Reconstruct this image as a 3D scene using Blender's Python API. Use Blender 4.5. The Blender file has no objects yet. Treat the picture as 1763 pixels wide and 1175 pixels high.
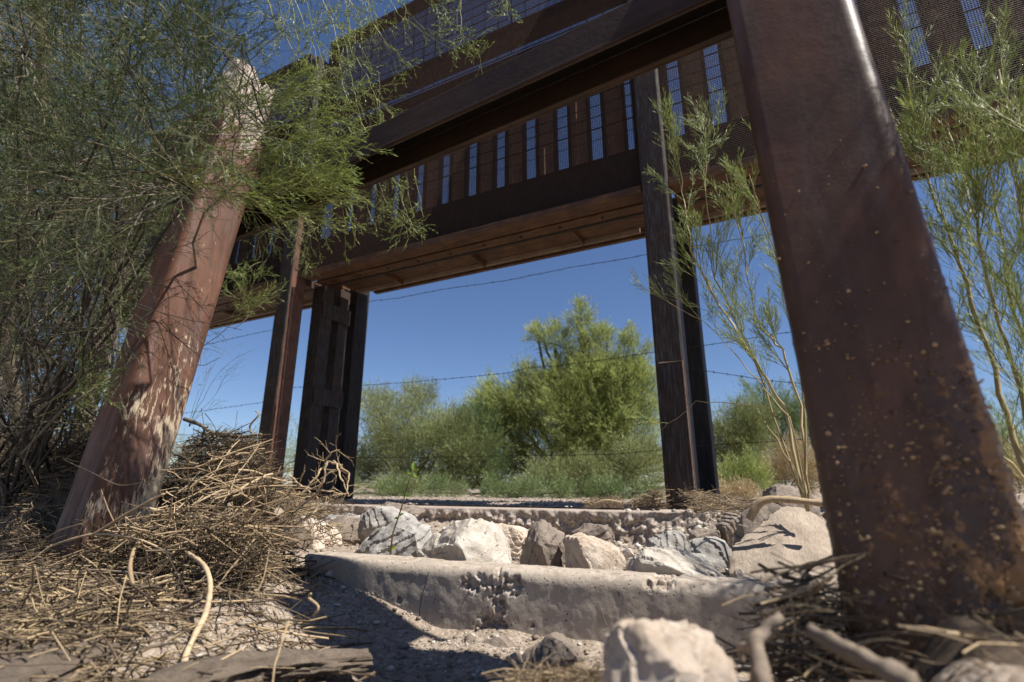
import bpy, bmesh, math, random
import numpy as np
from mathutils import Vector, Matrix, noise, Quaternion

# ------------------------------------------------------------------ camera, sky, sun
sc = bpy.context.scene
col = sc.collection
PITCH, YAW, FPX = math.radians(15.8), math.radians(27.0), 882.0
cam_d = bpy.data.cameras.new('camera'); cam = bpy.data.objects.new('camera', cam_d); col.objects.link(cam)
cam.location = (0, 0, 0); cam.rotation_euler = (math.radians(90) + PITCH, 0, YAW)
cam_d.sensor_width = 36; cam_d.lens = 18.01; cam_d.clip_start = 0.02; cam_d.clip_end = 2000
cam_d.dof.use_dof = True; cam_d.dof.focus_distance = 2.3; cam_d.dof.aperture_fstop = 2.3
sc.camera = cam
SUN_EL, SUN_AZ = math.radians(57), math.radians(-1)      # azimuth measured from +X towards +Y
sdir = Vector((math.cos(SUN_EL) * math.cos(SUN_AZ), math.cos(SUN_EL) * math.sin(SUN_AZ), math.sin(SUN_EL)))
w = bpy.data.worlds.new('World'); sc.world = w; w.use_nodes = True
nt = w.node_tree; sky = nt.nodes.new('ShaderNodeTexSky'); sky.sky_type = 'NISHITA'; sky.sun_disc = False
sky.sun_elevation = SUN_EL; sky.sun_rotation = math.atan2(sdir.x, sdir.y)
sky.air_density = 1.0; sky.dust_density = 0.0; sky.ozone_density = 4.5; sky.altitude = 300
tint = nt.nodes.new('ShaderNodeMix'); tint.data_type = 'RGBA'; tint.blend_type = 'MULTIPLY'; tint.inputs[0].default_value = 1; tint.inputs[7].default_value = (.95, .97, 1.10, 1)
nt.links.new(sky.outputs[0], tint.inputs[6]); nt.links.new(tint.outputs[2], nt.nodes['Background'].inputs[0]); nt.nodes['Background'].inputs[1].default_value = 0.057
sun_d = bpy.data.lights.new('sun', 'SUN'); sun = bpy.data.objects.new('sun', sun_d); col.objects.link(sun)
sun_d.energy = 5.0; sun_d.angle = math.radians(0.5); sun_d.color = (1.0, 0.95, 0.87)
sun.rotation_euler = sdir.to_track_quat('Z', 'Y').to_euler()
sc.view_settings.view_transform = 'Standard'; sc.view_settings.look = 'None'
sc.view_settings.exposure = 0.82; sc.view_settings.gamma = 1.0; sc.view_settings.use_curve_mapping = False
sc.cycles.transparent_max_bounces = 8

rng = random.Random(7); nrg = np.random.default_rng(7)

# ------------------------------------------------------------------ helpers
def ray(px, py):
    X = px - 881.5; U = 587.5 - py
    fw = FPX * math.cos(PITCH) - U * math.sin(PITCH); up = U * math.cos(PITCH) + FPX * math.sin(PITCH)
    return Vector((-math.sin(YAW) * fw + math.cos(YAW) * X, math.cos(YAW) * fw + math.sin(YAW) * X, up))
def PY(px, py, Y): r = ray(px, py); return r * (Y / r.y)
def PZ(px, py, Z): r = ray(px, py); return r * (Z / r.z)
def PD(px, py, d): r = ray(px, py); return r * (d / FPX)          # d = depth along the view axis

def tag(o, label=None, cat=None, group=None, kind=None):
    if label: o['label'] = label
    if cat: o['category'] = cat
    if group: o['group'] = group
    if kind: o['kind'] = kind
    return o
def empty(name, loc, label, cat, group=None):
    o = bpy.data.objects.new(name, None); col.objects.link(o); o.location = loc; o.empty_display_size = .1
    bpy.context.view_layer.update()
    return tag(o, label, cat, group)
def link(name, me, mat, parent=None, smooth=False):
    o = bpy.data.objects.new(name, me); col.objects.link(o)
    if mat: 
        for m in (mat if isinstance(mat, (list, tuple)) else [mat]): me.materials.append(m)
    if smooth: me.shade_smooth()
    if parent:
        o.parent = parent
        o.matrix_parent_inverse = Matrix.Translation(-parent.location) if parent.type == 'EMPTY' else Matrix.Identity(4)
    return o
def np_mesh(name, V, F, rnd=None, mi=None):
    """V (n,3), F (m,k) uniform k; fast mesh."""
    me = bpy.data.meshes.new(name); V = np.asarray(V, np.float32); F = np.asarray(F, np.int32)
    me.vertices.add(len(V)); me.vertices.foreach_set('co', V.ravel())
    k = F.shape[1]; me.loops.add(F.size); me.loops.foreach_set('vertex_index', F.ravel())
    me.polygons.add(len(F)); me.polygons.foreach_set('loop_start', np.arange(0, F.size, k, dtype=np.int32))
    if mi is not None: me.polygons.foreach_set('material_index', np.asarray(mi, np.int32))
    me.update(calc_edges=True)
    if rnd is not None:
        a = me.attributes.new('rnd', 'FLOAT', 'POINT'); a.data.foreach_set('value', np.asarray(rnd, np.float32))
    return me
class MB:
    def __init__(s): s.v = []; s.f = []
    def box(s, c, size, R=None):
        b = len(s.v); c = Vector(c); hx, hy, hz = [q / 2 for q in size]
        for dx in (-hx, hx):
            for dy in (-hy, hy):
                for dz in (-hz, hz):
                    d = Vector((dx, dy, dz)); s.v.append(c + (R @ d if R else d))
        for f in ((0,1,3,2),(4,6,7,5),(0,4,5,1),(2,3,7,6),(0,2,6,4),(1,5,7,3)): s.f.append([b + i for i in f])
        return s
    def span(s, x0, x1, y0, y1, z0, z1): return s.box(((x0+x1)/2, (y0+y1)/2, (z0+z1)/2), (x1-x0, y1-y0, z1-z0))
    def tube(s, pts, rad, n=6, caps=True):
        pts = [Vector(p) for p in pts]; m = len(pts)
        if not hasattr(rad, '__len__'): rad = [rad] * m
        t0 = (pts[1] - pts[0]).normalized(); u = t0.orthogonal().normalized(); b = len(s.v)
        for i, p in enumerate(pts):
            t = (pts[min(i+1, m-1)] - pts[max(i-1, 0)]).normalized()
            u = (u - t * u.dot(t)).normalized(); v = t.cross(u)
            for k in range(n):
                a = 2 * math.pi * k / n; s.v.append(p + (u * math.cos(a) + v * math.sin(a)) * rad[i])
        for i in range(m - 1):
            for k in range(n):
                a = b + i*n + k; c = b + i*n + (k+1) % n; s.f.append([a, c, c + n, a + n])
        if caps: s.f.append([b + k for k in range(n)][::-1]); s.f.append([b + (m-1)*n + k for k in range(n)])
        return s
    def build(s, name, mat, parent=None, smooth=False, bevel=0):
        me = bpy.data.meshes.new(name); me.from_pydata([tuple(v) for v in s.v], [], s.f); me.update()
        o = link(name, me, mat, parent, smooth)
        if bevel:
            m = o.modifiers.new('b', 'BEVEL'); m.width = bevel; m.segments = 2; m.limit_method = 'ANGLE'
        return o
def segs_mesh(name, segs, n=3):
    """segs: list of (p0,p1,r0,r1,rnd) -> one mesh of prisms"""
    A = np.array([(*a, *b, r0, r1, q) for a, b, r0, r1, q in segs], float)
    P0, P1, R0, R1, Q = A[:, :3], A[:, 3:6], A[:, 6], A[:, 7], A[:, 8]
    T = P1 - P0; T /= np.linalg.norm(T, axis=1)[:, None] + 1e-9
    ref = np.where(np.abs(T[:, 2:3]) < .8, [[0, 0, 1.]], [[1., 0, 0]])
    U = np.cross(T, ref); U /= np.linalg.norm(U, axis=1)[:, None] + 1e-9; W = np.cross(T, U)
    ang = np.arange(n) * 2 * np.pi / n
    ring = U[:, None, :] * np.cos(ang)[None, :, None] + W[:, None, :] * np.sin(ang)[None, :, None]
    V = np.concatenate([P0[:, None] + ring * R0[:, None, None], P1[:, None] + ring * R1[:, None, None]], 1).reshape(-1, 3)
    base = (np.arange(len(A)) * 2 * n)[:, None, None]; k = np.arange(n); k2 = (k + 1) % n
    F = (base + np.stack([k, k2, k2 + n, k + n], 1)[None]).reshape(-1, 4)
    return np_mesh(name, V, F, np.repeat(Q, 2 * n))
def blades_mesh(name, P, D, L, W, Q):
    """diamond leaves: P base, D unit direction, L length, W width"""
    P, D = np.asarray(P, float), np.asarray(D, float); n = len(P)
    D = D / (np.linalg.norm(D, axis=1)[:, None] + 1e-9)
    S = np.cross(D, nrg.normal(size=(n, 3))); S /= np.linalg.norm(S, axis=1)[:, None] + 1e-9
    L = np.broadcast_to(L, n)[:, None]; W = np.broadcast_to(W, n)[:, None]
    V = np.stack([P, P + D*L*.45 + S*W*.5, P + D*L, P + D*L*.45 - S*W*.5], 1).reshape(-1, 3)
    F = (np.arange(n) * 4)[:, None] + np.arange(4)[None]
    return np_mesh(name, V, F, np.repeat(Q, 4))
def fbm(p, s=1., o=4): return noise.fractal(Vector(p) * s, 1.0, 2.0, o)

def inpoly(x, y, P):
    c = False; j = len(P) - 1
    for i in range(len(P)):
        if (P[i][1] > y) != (P[j][1] > y) and x < (P[j][0] - P[i][0]) * (y - P[i][1]) / (P[j][1] - P[i][1]) + P[i][0]: c = not c
        j = i
    return c
def samp(P):
    xs_ = [p[0] for p in P]; ys_ = [p[1] for p in P]
    while True:
        x, y = rng.uniform(min(xs_), max(xs_)), rng.uniform(min(ys_), max(ys_))
        if inpoly(x, y, P): return x, y

# ------------------------------------------------------------------ materials
def new_mat(name):
    m = bpy.data.materials.new(name); m.use_nodes = True; return m, m.node_tree, m.node_tree.nodes['Principled BSDF']
def N(nt, t, **k):
    n = nt.nodes.new(t)
    for a, b in k.items():
        if a in n.inputs: n.inputs[a].default_value = b
        else: setattr(n, a, b)
    return n
def ramp(nt, src, stops, interp='LINEAR'):
    r = nt.nodes.new('ShaderNodeValToRGB'); r.color_ramp.interpolation = interp; e = r.color_ramp.elements
    while len(e) < len(stops): e.new(.5)
    for i, (p, c) in enumerate(stops): e[i].position = p; e[i].color = (*c, 1) if len(c) == 3 else c
    nt.links.new(src, r.inputs[0]); return r.outputs[0]
def mixc(nt, f, a, b, mode='MIX'):
    m = nt.nodes.new('ShaderNodeMix'); m.data_type = 'RGBA'; m.blend_type = mode
    if isinstance(f, (int, float)): m.inputs[0].default_value = f
    else: nt.links.new(f, m.inputs[0])
    for q, i in ((a, 6), (b, 7)):
        if isinstance(q, tuple): m.inputs[i].default_value = (*q, 1)
        else: nt.links.new(q, m.inputs[i])
    return m.outputs[2]
def coords(nt, scale=(1, 1, 1), rot=(0, 0, 0), kind='Object'):
    tc = nt.nodes.new('ShaderNodeTexCoord'); mp = nt.nodes.new('ShaderNodeMapping')
    mp.inputs['Scale'].default_value = scale; mp.inputs['Rotation'].default_value = rot
    nt.links.new(tc.outputs[kind], mp.inputs[0]); return mp.outputs[0]
def noi(nt, vec, scale, detail=5, rough=.6, dist=0):
    n = N(nt, 'ShaderNodeTexNoise', Scale=scale, Detail=detail, Roughness=rough, Distortion=dist); nt.links.new(vec, n.inputs['Vector']); return n.outputs[0]
def vor(nt, vec, scale, feature='F1'):
    n = N(nt, 'ShaderNodeTexVoronoi', Scale=scale); n.feature = feature; nt.links.new(vec, n.inputs['Vector']); return n
def bump(nt, bs, h, strength=.5, dist=.01, prev=None):
    b = N(nt, 'ShaderNodeBump', Strength=strength, Distance=dist); nt.links.new(h, b.inputs['Height'])
    if prev: nt.links.new(prev, b.inputs['Normal'])
    nt.links.new(b.outputs[0], bs.inputs['Normal']); return b.outputs[0]
def rust(name, dark, mid, hi, scale=3., streak=(4, 4, .5), rough=.7, grey=None, greyamt=.5, mud=None, mudsc=(60, 60, 9), mudrot=(0, 0, 0), bs1=.35, bs2=.3):
    m, nt, bs = new_mat(name); v = coords(nt); vs = coords(nt, streak)
    a = noi(nt, v, scale, 8, .65, .4); b = noi(nt, vs, scale * 2, 6, .65); g = noi(nt, v, 90, 3, .7)
    c = ramp(nt, a, [(.3, dark), (.5, mid), (.72, hi)])
    c = mixc(nt, ramp(nt, b, [(.42, (0, 0, 0)), (.62, (.75, .75, .75))]), c, dark)
    if grey: c = mixc(nt, ramp(nt, noi(nt, coords(nt, streak, (0, 0, 0)), scale * 1.3 + 1, 7, .7), [(.5, (0, 0, 0)), (.6, (greyamt,) * 3)]), c, grey)
    c = mixc(nt, ramp(nt, g, [(.35, (0, 0, 0)), (.75, (.5, .5, .5))]), c, mid)
    if mud:
        at = nt.nodes.new('ShaderNodeAttribute'); at.attribute_name = 'mud'
        n1 = noi(nt, coords(nt, mudsc, mudrot), 1, 6, .7, .6)
        ad = N(nt, 'ShaderNodeMath', operation='ADD'); nt.links.new(at.outputs['Fac'], ad.inputs[0]); nt.links.new(n1, ad.inputs[1])
        fac = ramp(nt, ad.outputs[0], [(.98, (0, 0, 0)), (1.0, (1, 1, 1))])
        # ramp positions clamp at 1, so shift the sum down
        sb = N(nt, 'ShaderNodeMath', operation='MULTIPLY'); sb.inputs[1].default_value = .5
        nt.links.new(ad.outputs[0], sb.inputs[0]); fac = ramp(nt, sb.outputs[0], [(.49, (0, 0, 0)), (.53, (1, 1, 1))])
        c = mixc(nt, fac, c, mixc(nt, noi(nt, v, 60), mud, tuple(q * .6 for q in mud)))
    nt.links.new(c, bs.inputs['Base Color']); bs.inputs['Roughness'].default_value = rough
    bs.inputs['Specular IOR Level'].default_value = .35
    rr = ramp(nt, b, [(.3, (rough * .75,) * 3), (.7, (min(1, rough * 1.25),) * 3)]); nt.links.new(rr, bs.inputs['Roughness'])
    fl = vor(nt, coords(nt, (1, 1, .6)), scale * 9); fe = ramp(nt, fl.outputs['Distance'], [(.0, (1, 1, 1)), (.5, (0, 0, 0))])
    n = bump(nt, bs, g, bs1, .003); n = bump(nt, bs, fe, bs2 * .4, .003, n); bump(nt, bs, a, bs2, .006, n); return m
def leafm(name, c0, c1, c2=None, trans=.35, rough=.5):
    m, nt, bs = new_mat(name)
    at = nt.nodes.new('ShaderNodeAttribute'); at.attribute_name = 'rnd'
    c = ramp(nt, at.outputs['Fac'], [(0, c0), (.6, c1), (1, c2 or c1)])
    nt.links.new(c, bs.inputs['Base Color']); bs.inputs['Roughness'].default_value = rough
    tr = nt.nodes.new('ShaderNodeBsdfTranslucent'); nt.links.new(c, tr.inputs[0])
    mx = nt.nodes.new('ShaderNodeMixShader'); mx.inputs[0].default_value = trans
    nt.links.new(bs.outputs[0], mx.inputs[1]); nt.links.new(tr.outputs[0], mx.inputs[2])
    nt.links.new(mx.outputs[0], nt.nodes['Material Output'].inputs[0]); return m
def stickm(name, c0, c1, c2):
    m, nt, bs = new_mat(name)
    at = nt.nodes.new('ShaderNodeAttribute'); at.attribute_name = 'rnd'
    c = ramp(nt, at.outputs['Fac'], [(0, c0), (.5, c1), (1, c2)])
    g = noi(nt, coords(nt), 60, 5, .7)
    c = mixc(nt, ramp(nt, g, [(.4, (0, 0, 0)), (.7, (.6, .6, .6))]), c, tuple(q * .5 for q in c1))
    nt.links.new(c, bs.inputs['Base Color']); bs.inputs['Roughness'].default_value = .8
    bump(nt, bs, g, .5, .004); return m
def rockm(name, c0, c1, dark, vein=.5, streak=None):
    m, nt, bs = new_mat(name); v = coords(nt)
    a = noi(nt, v, 7, 8, .7, .6); b = noi(nt, coords(nt, streak or (1, 1, 1), (.4, .5, .3)), 26, 10, .8, .5); s = noi(nt, v, 210, 5, .85)
    c = ramp(nt, a, [(.35, c0), (.62, c1)])
    c = mixc(nt, ramp(nt, b, [(.5, (0, 0, 0)), (.66, (vein,) * 3)]), c, dark)
    c = mixc(nt, ramp(nt, s, [(.55, (0, 0, 0)), (.7, (.55,) * 3)]), c, dark)
    nt.links.new(c, bs.inputs['Base Color']); bs.inputs['Roughness'].default_value = .85
    cr = vor(nt, coords(nt, (1, 1, 1)), 16, 'DISTANCE_TO_EDGE'); ce = ramp(nt, cr.outputs['Distance'], [(0, (0, 0, 0)), (.05, (1, 1, 1))])
    n = bump(nt, bs, b, .7, .012); n = bump(nt, bs, ce, .25, .004, n); bump(nt, bs, s, .6, .003, n); return m

def ground_mat():
    m, nt, bs = new_mat('gravelly_sand'); v = coords(nt)
    a = noi(nt, v, 2.2, 8, .65, .3); g = vor(nt, v, 75); g2 = noi(nt, v, 160, 4, .8)
    c = ramp(nt, a, [(.3, (.19, .145, .105)), (.6, (.32, .26, .20)), (.8, (.24, .18, .13))])
    pc = ramp(nt, g.outputs['Color'], [(.2, (.15, .115, .085)), (.55, (.32, .265, .21)), (.9, (.50, .44, .38))])
    c = mixc(nt, .45, c, pc); c = mixc(nt, ramp(nt, g2, [(.4, (0, 0, 0)), (.75, (.6, .6, .6))]), c, (.17, .115, .085))
    nt.links.new(c, bs.inputs['Base Color']); bs.inputs['Roughness'].default_value = .95
    inv = N(nt, 'ShaderNodeMath', operation='SUBTRACT'); inv.inputs[0].default_value = 1; nt.links.new(g.outputs['Distance'], inv.inputs[1])
    n = bump(nt, bs, inv.outputs[0], .6, .008); bump(nt, bs, g2, .5, .004, n); return m
def concrete_mat(name, base, agg_attr=True, tint=(.20, .15, .12)):
    m, nt, bs = new_mat(name); v = coords(nt)
    a = noi(nt, v, 5, 7, .6, .2); f = noi(nt, v, 120, 5, .8); vo = vor(nt, v, 70); pit = vor(nt, v, 58)
    c = ramp(nt, a, [(.3, tuple(q * .75 for q in base)), (.65, base)])
    c = mixc(nt, ramp(nt, f, [(.45, (0, 0, 0)), (.75, (.45,) * 3)]), c, tint)
    pits = ramp(nt, pit.outputs['Distance'], [(.08, (1, 1, 1)), (.17, (0, 0, 0))])
    pn = noi(nt, v, 9, 3); pm = mixc(nt, ramp(nt, pn, [(.38, (0, 0, 0)), (.5, (1, 1, 1))]), (0, 0, 0), pits)
    st = noi(nt, coords(nt, (7, 7, 2.2)), 1, 8, .75, .8); c = mixc(nt, ramp(nt, st, [(.45, (0, 0, 0)), (.68, (.7,) * 3)]), c, tuple(q * .55 for q in base))
    c = mixc(nt, pm, c, (.08, .06, .05))
    if agg_attr:
        at = nt.nodes.new('ShaderNodeAttribute'); at.attribute_name = 'agg'
        ag = ramp(nt, vo.outputs['Color'], [(.1, (.13, .10, .075)), (.4, (.31, .245, .19)), (.7, (.47, .41, .35)), (1, (.24, .17, .12))])
        c = mixc(nt, at.outputs['Fac'], c, ag)
    nt.links.new(c, bs.inputs['Base Color']); bs.inputs['Roughness'].default_value = .9
    inv = N(nt, 'ShaderNodeMath', operation='SUBTRACT'); inv.inputs[0].default_value = 1; nt.links.new(pm, inv.inputs[1])
    n = bump(nt, bs, f, .8, .003); n = bump(nt, bs, vo.outputs['Distance'], .25, .003, n); bump(nt, bs, inv.outputs[0], .8, .006, n); return m

M = {}
M['ground'] = ground_mat()
M['curb'] = concrete_mat('curb_concrete', (.46, .39, .315))
M['slab'] = concrete_mat('slab_concrete', (.44, .36, .30))
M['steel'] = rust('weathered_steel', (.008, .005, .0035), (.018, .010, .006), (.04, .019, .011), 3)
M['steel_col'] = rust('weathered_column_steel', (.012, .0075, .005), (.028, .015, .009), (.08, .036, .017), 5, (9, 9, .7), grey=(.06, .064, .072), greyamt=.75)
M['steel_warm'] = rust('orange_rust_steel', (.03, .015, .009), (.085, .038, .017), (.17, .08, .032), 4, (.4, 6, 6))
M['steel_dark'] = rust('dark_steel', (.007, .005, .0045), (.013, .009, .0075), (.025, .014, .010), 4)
M['mesh'] = rust('mesh_steel_lit', (.03, .016, .010), (.055, .029, .018), (.085, .045, .028), 9)
M['post'] = rust('near_post_steel', (.038, .019, .010), (.082, .040, .020), (.16, .070, .028), 2.2, (3, 3, .5), rough=.46, bs1=.15, bs2=.12, grey=(.10, .078, .068), greyamt=.4, mud=(.27, .14, .055), mudsc=(60, 60, 52))
M['post_red'] = rust('left_post_steel', (.05, .025, .015), (.115, .052, .032), (.20, .092, .052), 2.4, (5, 5, .6), rough=.64, bs1=.15, bs2=.15, grey=(.15, .11, .105), greyamt=.4, mud=(.50, .40, .28), mudsc=(80, 80, 17), mudrot=(-.6, 0, 0))
M['bollard'] = rust('bollard_steel', (.30, .16, .10), (.50, .29, .19), (.58, .36, .25), 4)  # paler than plain rust, in place of direct sun on the bollards
M['core'] = rockm('weathered_core', (.42, .34, .28), (.60, .52, .45), (.16, .085, .05), .8, (3, 3, .4))
M['wire'] = rust('wire_steel', (.03, .02, .017), (.05, .03, .02), (.08, .045, .03), 20)
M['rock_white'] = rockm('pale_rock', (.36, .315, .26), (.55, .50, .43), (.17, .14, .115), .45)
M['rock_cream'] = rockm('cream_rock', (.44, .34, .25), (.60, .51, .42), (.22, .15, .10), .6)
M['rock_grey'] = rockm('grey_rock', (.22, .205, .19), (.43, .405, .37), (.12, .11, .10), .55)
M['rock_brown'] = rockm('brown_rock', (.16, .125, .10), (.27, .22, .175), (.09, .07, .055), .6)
M['rock_stripe'] = rockm('striated_rock', (.34, .27, .205), (.44, .36, .28), (.15, .11, .085), .55, (6, 1, 1))
M['pebble'] = stickm('pebble_stone', (.14, .105, .08), (.29, .235, .185), (.60, .54, .47))
M['clod'] = stickm('dried_mud', (.05, .026, .012), (.19, .105, .045), (.46, .31, .16))
M['debris'] = stickm('dry_debris', (.03, .021, .014), (.17, .12, .07), (.50, .37, .21))
M['root'] = stickm('pale_root', (.26, .18, .10), (.40, .29, .17), (.50, .38, .24))
M['drift'] = stickm('grey_driftwood', (.14, .105, .075), (.24, .185, .135), (.34, .265, .19))
M['twig'] = stickm('bare_twig', (.022, .017, .012), (.065, .052, .036), (.25, .21, .15))
M['greenstem'] = stickm('green_stem', (.08, .11, .025), (.20, .23, .07), (.38, .35, .16))
M['shrubstem'] = stickm('shrub_stem', (.035, .045, .014), (.085, .105, .032), (.20, .17, .09))
M['broom'] = leafm('broom_leaf', (.10, .135, .025), (.24, .30, .07), (.46, .48, .20))
M['shrub'] = leafm('shrub_leaf', (.016, .030, .005), (.052, .088, .016), (.20, .24, .07))
M['verde'] = leafm('palo_verde_leaf', (.09, .125, .025), (.22, .28, .06), (.44, .46, .15))
M['tree1'] = leafm('yellow_green_leaf', (.12, .16, .042), (.29, .35, .10), (.52, .53, .20), .42)
M['tree2'] = leafm('grey_green_leaf', (.10, .125, .048), (.235, .27, .11), (.42, .44, .21), .38)
M['tree3'] = leafm('blue_green_leaf', (.08, .125, .05), (.17, .23, .09), (.28, .34, .13), .35)
M['tree4'] = leafm('olive_leaf', (.13, .155, .055), (.23, .26, .10), (.36, .37, .16), .3)
M['dry'] = leafm('dry_grass', (.25, .18, .09), (.42, .31, .17), (.56, .44, .26), .2)
M['seedling'] = leafm('fresh_leaf', (.14, .24, .03), (.22, .36, .05), (.30, .45, .08), .4)
M['bark'] = stickm('bark', (.07, .055, .04), (.12, .095, .06), (.17, .14, .09))

# ------------------------------------------------------------------ ground
def sst(a, b, x): t = min(1, max(0, (x - a) / (b - a))); return t * t * (3 - 2 * t)
def curb_y(x): return 1.5 + .05 * (x + 1.6)
def gz(x, y):
    cy = curb_y(x)
    front = -.445 + .12 * sst(-.9, -1.6, x) + .08 * sst(-1.7, -2.4, x)
    front += .25 * sst(-.05, .2, x) * sst(1.4, 1.0, y)                         # soil banked against the near post
    front += .02 * math.sin(x * 5 + y * 3) * sst(1.5, 1.2, y)
    mid = -.30 - .15 * sst(1.8, 3.7, y) + .14 * sst(-.75, .3, x) * sst(2.0, 3.4, y) + .1 * sst(-2.2, -3, x)
    far = -.205 + .04 * sst(20, 60, y)
    k = sst(cy - .02, cy + .14, y)
    if x < -1.75: k = sst(1.3, 2.1, y)
    z = front * (1 - k) + mid * k
    t = sst(4.30, 4.42, y); z = z * (1 - t) + far * t
    if x > -.9: t2 = sst(3.2, 4.3, y) * sst(-.9, -.4, x); z = max(z, z * (1 - t2) + far * t2)
    near = math.hypot(x, y)
    n = fbm((x, y, 0), 2.2, 5) * .022 + fbm((x, y, 3), 9, 4) * .009
    if near > 12: n *= 2.5
    if 4.4 < y < 9: n *= .35
    return z + n
def axis(lo, hi, step, far0, far1):
    a = list(np.arange(lo, hi, step)); s = step; p = lo
    while p > far0: s *= 1.22; p -= s; a.insert(0, p)
    s = step; p = a[-1]
    while p < far1: s *= 1.22; p += s; a.append(p)
    return a
xs = axis(-3.4, 1.1, .022, -400, 400); ys = axis(.45, 4.7, .022, -60, 600)
V = [(x, y, gz(x, y)) for y in ys for x in xs]; nx = len(xs)
ii, jj = np.meshgrid(np.arange(nx - 1), np.arange(len(ys) - 1)); b0 = (jj * nx + ii).ravel()
ground = link('ground', np_mesh('ground', V, np.stack([b0, b0 + 1, b0 + nx + 1, b0 + nx], 1)), M['ground'], smooth=True)
tag(ground, kind='structure')

bm = bmesh.new(); bmesh.ops.create_icosphere(bm, subdivisions=1, radius=1)
ICO_V = np.array([v.co[:] for v in bm.verts]); ICO_F = np.array([[v.index for v in f.verts] for f in bm.faces]); bm.free()
def scatter_stones(name, pts, sizes, mat, label, cat, flat=.65, parent=None, fy=1.):
    n = len(pts); P = np.array(pts); S = np.array(sizes)[:, None, None]
    J = ICO_V[None] * (1 + nrg.uniform(-.28, .28, (n, len(ICO_V), 1)) * (1.8 if fy != 1. else 1)) * nrg.uniform(.6, 1.25, (n, 1, 3)) * np.array([1, fy, flat])
    a = nrg.uniform(0, 6.28 if fy == 1. else .01, n); c, s = np.cos(a)[:, None], np.sin(a)[:, None]
    X = J[..., 0] * c - J[..., 1] * s; Yy = J[..., 0] * s + J[..., 1] * c
    V = np.stack([X, Yy, J[..., 2]], -1) * S + P[:, None]
    F = (np.arange(n) * len(ICO_V))[:, None, None] + ICO_F[None]
    me = np_mesh(name, V.reshape(-1, 3), F.reshape(-1, 3), np.repeat(nrg.random(n), len(ICO_V)))
    o = link(name, me, mat, parent)
    if parent: o['kind'] = 'stuff'; return o
    return tag(o, label, cat, kind='stuff')
pts, sz = [], []
for i in range(17000):
    u = rng.random()
    if u < .62: x, y = rng.uniform(-2.6, .5), rng.uniform(.6, 1.55)
    elif u < .9: x, y = rng.uniform(-2.6, .6), rng.uniform(1.65, 4.4)
    else: x, y = rng.uniform(-3.2, .8), rng.uniform(1.2, 4.4)
    if x > -.12 and y < 1.48: continue
    s = min(.028, .0032 * math.exp(rng.gauss(0, .6))); pts.append((x, y, gz(x, y) + s * .25)); sz.append(s)
scatter_stones('gravel', pts, sz, M['pebble'], 'fine pinkish gravel spread over the sand around the curb', 'gravel')
pts, sz = [], []
for i in range(5000):
    x, y = rng.uniform(-8.5, 2.5), rng.uniform(4.62, 8.5); s = .007 + .014 * rng.random() ** 2; pts.append((x, y, gz(x, y) + s * .3)); sz.append(s)
scatter_stones('gravel', pts, sz, M['pebble'], 'darker shaded gravel on the ground under the gate', 'gravel')

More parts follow.
